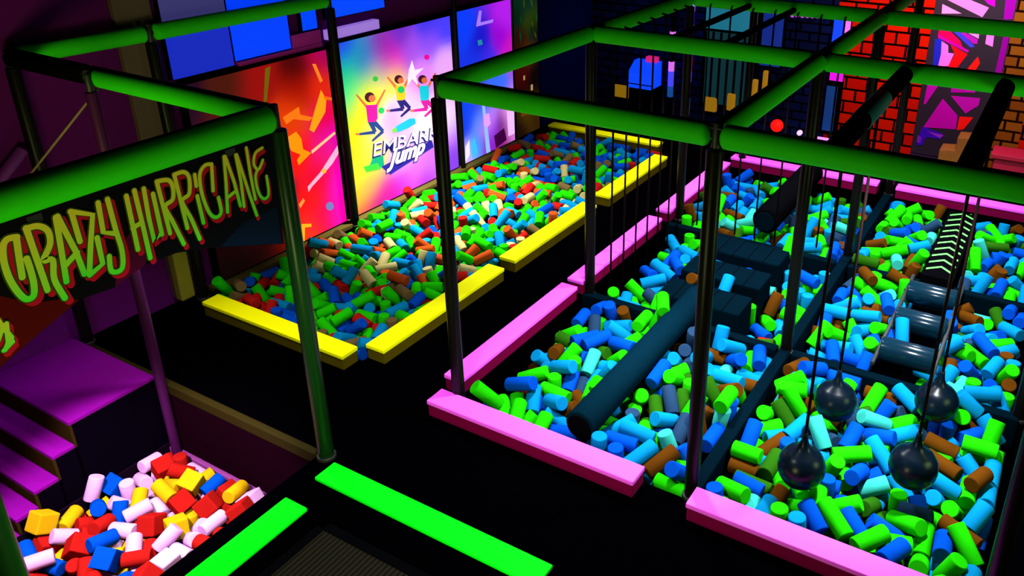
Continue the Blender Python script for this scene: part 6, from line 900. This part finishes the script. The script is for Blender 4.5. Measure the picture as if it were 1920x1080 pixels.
part('screen_hood', MB().prism([(6.74, .34), (7.08, .34), (7.08, .70), (6.94, .70), (6.74, .56)], 'x', -2.2, -1.82), lit('blue_screen', (10, 70, 255), .9), t, .008, 'bright blue glowing hood')
part('top_lamp', MB().box(-2.0, -1.83, 6.90, 7.0, .701, .78), lit('pink_lamp', (220, 30, 120), .8), t, .01)
part('shelf_edge', MB().box(-2.2, -1.82, 6.735, 6.775, .395, .41), BLACK, t)
for (x0, x1, z0, z1), l in (((-2.62, -2.18, .06, .25), 'long dim amber lamp low on the navy brick wall'), ((-1.13, -.94, .06, .27), 'round-edged amber lamp right of the two light columns'), ((-.79, -.67, .12, .37), 'small amber lamp under the middle rail'), ((-.44, -.36, .33, .62), 'tall amber lamp, left of a pair under the second rail'), ((-.30, -.22, .42, .76), 'tall amber lamp, right of a pair under the second rail')):
    t = thing('wall_lamp', l, 'lamp', ((x0+x1)/2, 7.13, z0), 'amber wall lamps')
    part('back_plate', MB().box(x0-.01, x1+.01, 7.13, 7.15, z0-.01, z1+.01), BLACK, t)
    part('lamp_shade', MB().box(x0, x1, 7.06, 7.13, z0, z1), lit('amber_lamp', (165, 120, 15), .55), t, .03)
for x, l, segs in ((-1.655, 'left light column with pink and blue segments', [(.20, .36, (20, 70, 140)), (.36, .58, (70, 70, 240)), (.58, .72, (220, 110, 230)), (.95, 1.05, (25, 0, 60)), (1.09, 1.15, (220, 110, 220))]), (-1.385, 'right light column with violet and red segments', [(-.03, .22, (25, 90, 120)), (.46, .62, (130, 100, 250)), (.62, .82, (200, 20, 130)), (.82, 1.0, (90, 10, 200)), (1.18, 1.27, (210, 140, 240)), (1.27, 1.45, (30, 10, 170)), (1.45, 1.75, (170, 130, 255))])):
    t = thing('light_column', l, 'lamp', (x, 7.05, FZ), 'light columns at the navy brick wall')
    part('column_tube', MB().cyl((x, 7.05, FZ), (x, 7.05, 1.95), .034, 16), BLACK, t)
    for a, b, c in segs: part('lit_segment', MB().cyl((x, 7.05, a), (x, 7.05, b), .044, 16, .006), lit('seg_%d_%d_%d' % c, c, .9), t)
t = thing('lit_window', 'teal lit window with dark bars high on the navy brick wall', 'window', (-.86, 7.12, .2))
part('frame', MB().box(-1.22, -.42, 7.12, 7.15, .15, 1.75), BLACK, t)
part('glass', MB().box(-1.19, -.45, 7.105, 7.125, 1.24, 1.72), lit('teal_glass', (25, 110, 130), .8), t)
part('lower_glass', MB().box(-1.19, -.45, 7.105, 7.125, .18, 1.20), lit('dark_teal_glass', (10, 55, 62), .55), t)
b = MB()
for k in range(7): b.box(-1.19+k*.115, -1.16+k*.115, 7.09, 7.105, .18, 1.20)
part('window_bars', b, BLACK, t)
t = thing('lit_window', 'square navy blue lit window right of the teal one', 'window', (-.25, 7.12, .9))
part('frame', MB().box(-.40, -.06, 7.12, 7.15, .78, 1.62), BLACK, t)
part('glass', MB().box(-.37, -.09, 7.105, 7.125, .82, 1.58), lit('navy_glass', (12, 40, 130), .7), t)
t = thing('string_lights', 'string of violet pin lights at the left of the red brick', 'lights', (.3, 7.1, 1.5))
part('cable', MB().cyl((0, 7.12, 1.52), (.56, 7.12, 1.56), .008, 6), BLACK, t)
for k in range(9):
    x = .02+k*.066; part('bulb', MB().capsule((x, 7.10, 1.50+.004*k), (x, 7.10, 1.545+.004*k), .024 if k != 4 else .034, .9, 10), lit('violet_bulb', (190, 60, 210), .9), t)
for x, z, r, c, l in ((-.03, 0.02, .085, (255, 20, 15), 'round red lamp under the middle rail'), (.295, -.03, .035, (235, 190, 240), 'small pale lamp low under the middle rail'), (.63, 1.13, .05, (250, 200, 245), 'small pale lamp above the second rail by the red brick')):
    t = thing('round_lamp', l, 'lamp', (x, 7.1, z), 'round lamps at the far wall')
    part('base_plate', MB().cyl((x, 7.15, z), (x, 7.12, z), r*1.1, 14), BLACK, t)
    part('globe', MB().capsule((x, 7.12, z), (x, 7.02, z), r, .9, 16), lit('lamp_%d_%d' % (c[0], c[1]), c, 1.0), t)
t = thing('light_panel', 'blue and pink light panel at the left edge of the red brick', 'light panel', (.67, 7.12, 1.2), 'light panels on the back wall')
part('housing', MB().box(.56, .79, 7.12, 7.15, 1.18, 1.68), BLACK, t)
part('blue_diffuser', MB().box(.57, .70, 7.10, 7.125, 1.20, 1.66), lit('blue_diffuser', (10, 60, 250), .9), t)
part('pink_diffuser', MB().box(.705, .78, 7.10, 7.125, 1.20, 1.66), lit('pink_diffuser', (220, 100, 250), .9), t)
t = thing('light_panel', 'small magenta and blue upright light panel left of the red brick', 'light panel', (.65, 7.12, 0), 'light panels on the back wall')
part('housing', MB().box(.56, .78, 7.12, 7.15, 0, .92), BLACK, t)
part('magenta_diffuser', MB().box(.60, .77, 7.10, 7.125, .74, .90), lit('magenta_diffuser', (200, 10, 210), .9), t)
part('blue_diffuser', MB().box(.58, .72, 7.10, 7.125, .05, .66), lit('dim_blue_diffuser', (10, 50, 110), .7), t)
solo('floor_light', MB().box(.52, .76, 6.95, 7.05, FZ, -.03), lit('pink_floor_light', (230, 140, 240), .9), 'pink glowing strip on the floor left of the red brick', 'lamp', (.64, 7.0, FZ), bevel=.008)

# ------------------------------------------------------------------ foam
FC = {'green': (.012, .50, .002), 'sky': (.002, .19, .46), 'blue': (.001, .055, .46), 'brown': (.085, .026, .002), 'olive': (.014, .085, .003), 'red': (.36, .008, .006), 'aqua': (.03, .40, .34), 'slate': (.012, .035, .085),
      'orange': (.40, .055, .008), 'cream': (.42, .36, .14), 'tan': (.13, .085, .03), 'white': (.68, .36, .70), 'yellow': (.60, .36, .004)}
CN = ['green', 'sky', 'blue', 'brown', 'olive', 'red', 'aqua', 'slate', 'orange', 'cream', 'tan', 'white', 'yellow']
WORD = {'green': 'green', 'sky': 'sky blue', 'blue': 'deep blue', 'brown': 'brown', 'olive': 'dark green', 'red': 'red', 'aqua': 'pale aqua', 'slate': 'slate', 'orange': 'orange', 'cream': 'cream', 'tan': 'tan', 'white': 'white', 'yellow': 'yellow'}
FM = [mat('foam_'+c, tuple(v*.76 for v in FC[c]), .9, .0, var=.10, scale=9, bump=.06) for c in CN]
def foam_mb(bay, li):
    if li == 8: return MB().box(-.065, .065, -.065, .065, -.065, .065), .010
    L = (.19, .215, .24, .16, .18, .20, .15, .17)[li]; r = .047 if bay == 6 else .049 if bay == 7 else .053
    return MB().cyl((0, 0, -L/2), (0, 0, L/2), r, 16, .007), 0
FMESH = {}
def fmesh(bay, li):
    k = (6 if bay == 6 else 7 if bay == 7 else 0, li)
    if k not in FMESH:
        mb, bv = foam_mb(bay, li); FMESH[k] = mb.mesh('foam', [FM[0]], (0, 0, 0), bv)
    return FMESH[k]
items = []
for i in range(0, len(FOAM), 11):
    bay, ci, li, ind, x, y, z, qw, qx, qy, qz = FOAM[i:i+11]
    items.append((bay, ci, li, ind, Vector((x, y, z))/1000, Quaternion((qw, qx, qy, qz)).normalized()))
BX = [(0, 1.74, 0, 1.76), (1.86, 3.42, 0, 1.76), (0, 1.74, 1.86, 3.5), (1.86, 3.42, 1.86, 3.5), (0, 1.74, 3.6, 5.55), (1.86, 3.42, 3.6, 5.55), (-2.78, -1, .08, 5.5), (-2.02, -.42, -2.75, -.92)]
BN = ['log bay', 'wrecking ball bay', 'step block bay', 'roller bridge bay', 'far left bay', 'chevron ramp bay', 'yellow-edged pit', 'stair pit']
NM = ['foam_cylinder']*6+['foam_roll', 'foam_block']  # foam cylinders in every pit, cubes too by the stairs; named apart by pit
def zone(bay, p):
    x0, x1, y0, y1 = BX[bay]
    if bay == 6:
        k = min(5, int((p.y-y0)/(y1-y0)*6)); c = min(2, int((p.x-x0)/(x1-x0)*3))
        return ['poster side', 'mid pit', 'aisle side'][c]+', '+['nearest', 'middle', 'farthest'][k//2]+" yellow pad's "+['near', 'far'][k % 2]+' half'
    fx = min(2, int((p.x-x0)/(x1-x0)*3)); fy = min(2, int((p.y-y0)/(y1-y0)*3))
    return ['near', 'middle', 'rear'][fy]+' '+['left', 'centre', 'right'][fx]+' of'
cells = {}
for it in items:
    if it[3]: cells.setdefault((it[0], zone(it[0], it[4]), it[1], 'cube' if it[2] == 8 else 'cylinder'), []).append(it)
for (bay, zn, ci, shape), L in cells.items():
    L.sort(key=lambda t: project(t[4])[0]); n = len(L)
    for i, it in enumerate(L):
        o = bpy.data.objects.new(NM[bay], fmesh(bay, it[2])); COL.objects.link(o)
        o.location = it[4]; o.rotation_mode = 'QUATERNION'; o.rotation_quaternion = it[5]
        o.material_slots[0].link = 'OBJECT'; o.material_slots[0].material = FM[ci]
        w = WORD[CN[ci]]
        where = f', {zn}' if bay == 6 else f' at {zn} {BN[bay]}'
        if n == 1: lb = f'the {w} foam {shape} showing most{where}'
        else: lb = f'{ordn(i, n)} of {n} {w} foam {shape}s{where}'
        tag(o, lb, 'foam block', f'foam {shape}s in the {"pink-edged pit" if bay < 6 else BN[bay]}')
for nm, bays, lab in (('foam_cylinder_pile', range(6), 'rest of the blue and green foam cylinders heaped in the pink-edged pit'), ('foam_roll_pile', (6,), 'rest of the mixed foam cylinders heaped in the yellow-edged pit'), ('foam_block_pile', (7,), 'rest of the white, red and blue foam heaped by the stairs')):
    vs = []; fs = []; mi = []; sm = []
    for it in items:
        if it[3] or it[0] not in bays: continue
        me = fmesh(it[0], it[2]); R = it[5].to_matrix(); o0 = len(vs)
        vs += [R @ v.co+it[4] for v in me.vertices]
        for p in me.polygons: fs.append([k+o0 for k in p.vertices]); mi.append(it[1]); sm.append(p.use_smooth)
    me = bpy.data.meshes.new(nm); me.from_pydata(vs, [], fs)
    for m_ in FM: me.materials.append(m_)
    me.polygons.foreach_set('material_index', mi); me.polygons.foreach_set('use_smooth', sm); me.update()
    o = link(nm, me); tag(o, lab, 'foam', None, 'stuff')

# ------------------------------------------------------------------ lights
def lamp(name, kind, loc, power, color=(1, 1, 1), target=None, size=.1, angle=100, blend=.6, sy=None):
    l = bpy.data.lights.new(name, kind); l.energy = power; l.color = color
    if kind == 'SPOT': l.spot_size = math.radians(angle); l.spot_blend = blend; l.shadow_soft_size = size
    elif kind == 'POINT': l.shadow_soft_size = size
    elif kind == 'AREA':
        l.size = size
        if sy: l.shape = 'RECTANGLE'; l.size_y = sy
    o = bpy.data.objects.new(name, l); COL.objects.link(o); o.location = loc
    if target is not None: o.rotation_euler = (Vector(target)-Vector(loc)).to_track_quat('-Z', 'Y').to_euler()
    return o
for bx, (x, y, p, q) in enumerate(((.95, .9, 450, 330), (2.70, .85, 450, 420), (1.0, 2.68, 400, 200), (2.7, 2.68, 420, 300), (.95, 4.55, 380, 120), (2.64, 4.55, 400, 250))):
    lamp('bay_lamp', 'SPOT', (x, y, 2.08), p, (.94, .98, 1), (x, y, 0), .10, 116, .9)
    lamp('bay_lamp', 'SPOT', (x, y, 2.06), q, (.94, .98, 1), (x, y, 0), .06, 58, 1)
lamp('long_pit_lamp', 'SPOT', (-2.15, 2.5, 2.1), 1300, (1, .98, .9), (-2.2, 2.6, 0), .10, 88, 1)
lamp('long_pit_lamp', 'SPOT', (-1.0, 3.4, 2.0), 150, (1, .98, .9), (-.95, 3.4, 0), .12, 120, .8)
lamp('long_pit_lamp', 'SPOT', (-1.0, 5.2, 2.3), 190, (1, .98, .9), (-1.0, 5.2, 0), .12, 86, .8)
lamp('long_pit_lamp', 'SPOT', (-1.5, -.5, 2.0), 170, (1, .98, .9), (-1.5, -.5, 0), .12, 92, .8)
lamp('trampoline_lamp', 'SPOT', (.7, -1.6, 2.4), 330, (.9, 1, .9), (.7, -1.6, 0), .12, 115, .7)
lamp('stair_foam_lamp', 'SPOT', (-.9, -2.3, 1.9), 900, (1, .80, .95), (-1.25, -1.6, -.6), .06, 54, .5)
lamp('stair_lamp', 'SPOT', (-1.9, -2.6, 1.4), 18, (.75, .12, 1), (-2.6, -1.8, -.2), .10, 70, .9)
lamp('wall_wash', 'SPOT', (-2.2, -1.6, .9), 14, (.75, .1, 1), (-3.05, -1.4, .3), .1, 110, .9)
lamp('front_lamp', 'AREA', (1.5, -3.4, .7), 50, (.9, 1, .40), (0.4, 0, 2.0), 1.0)  # unseen fill added low in front to light the rail faces
lamp('side_lamp', 'AREA', (4.6, .6, 1.2), 25, (.65, 1, .35), (0, 2.0, 2.2), 1.0)  # added fill from the right for the lengthwise rails, no fixture there
lamp('left_frame_lamp', 'SPOT', (-1.0, -2.5, 1.3), 75, (.85, 1, .25), (-1.6, -.9, 2.2), .3, 100, .9)  # invented upward light for the undersides of the left rails
lamp('brick_lamp', 'SPOT', (1.5, 5.6, 2.9), 210, (1, .5, .4), (1.4, 7.2, .8), .1, 100, .8)
lamp('brick_lamp', 'SPOT', (2.6, 5.6, 2.9), 210, (1, .8, .9), (2.6, 7.2, .8), .1, 100, .8)
lamp('navy_wash', 'SPOT', (-1.2, 6.0, 3.0), 28, (.15, .25, 1), (-1.2, 7.2, .8), .1, 130, .8)
SC.cycles.diffuse_bounces = 2


# ------------------------------------------------------------------ world and colour
wd = bpy.data.worlds.new('world'); SC.world = wd; wd.use_nodes = True
wd.node_tree.nodes['Background'].inputs['Color'].default_value = (.35, .10, .55, 1)
wd.node_tree.nodes['Background'].inputs['Strength'].default_value = .0015
SC.view_settings.view_transform = 'Standard'; SC.view_settings.look = 'None'
SC.view_settings.exposure = 0; SC.view_settings.gamma = 1; SC.view_settings.use_curve_mapping = False
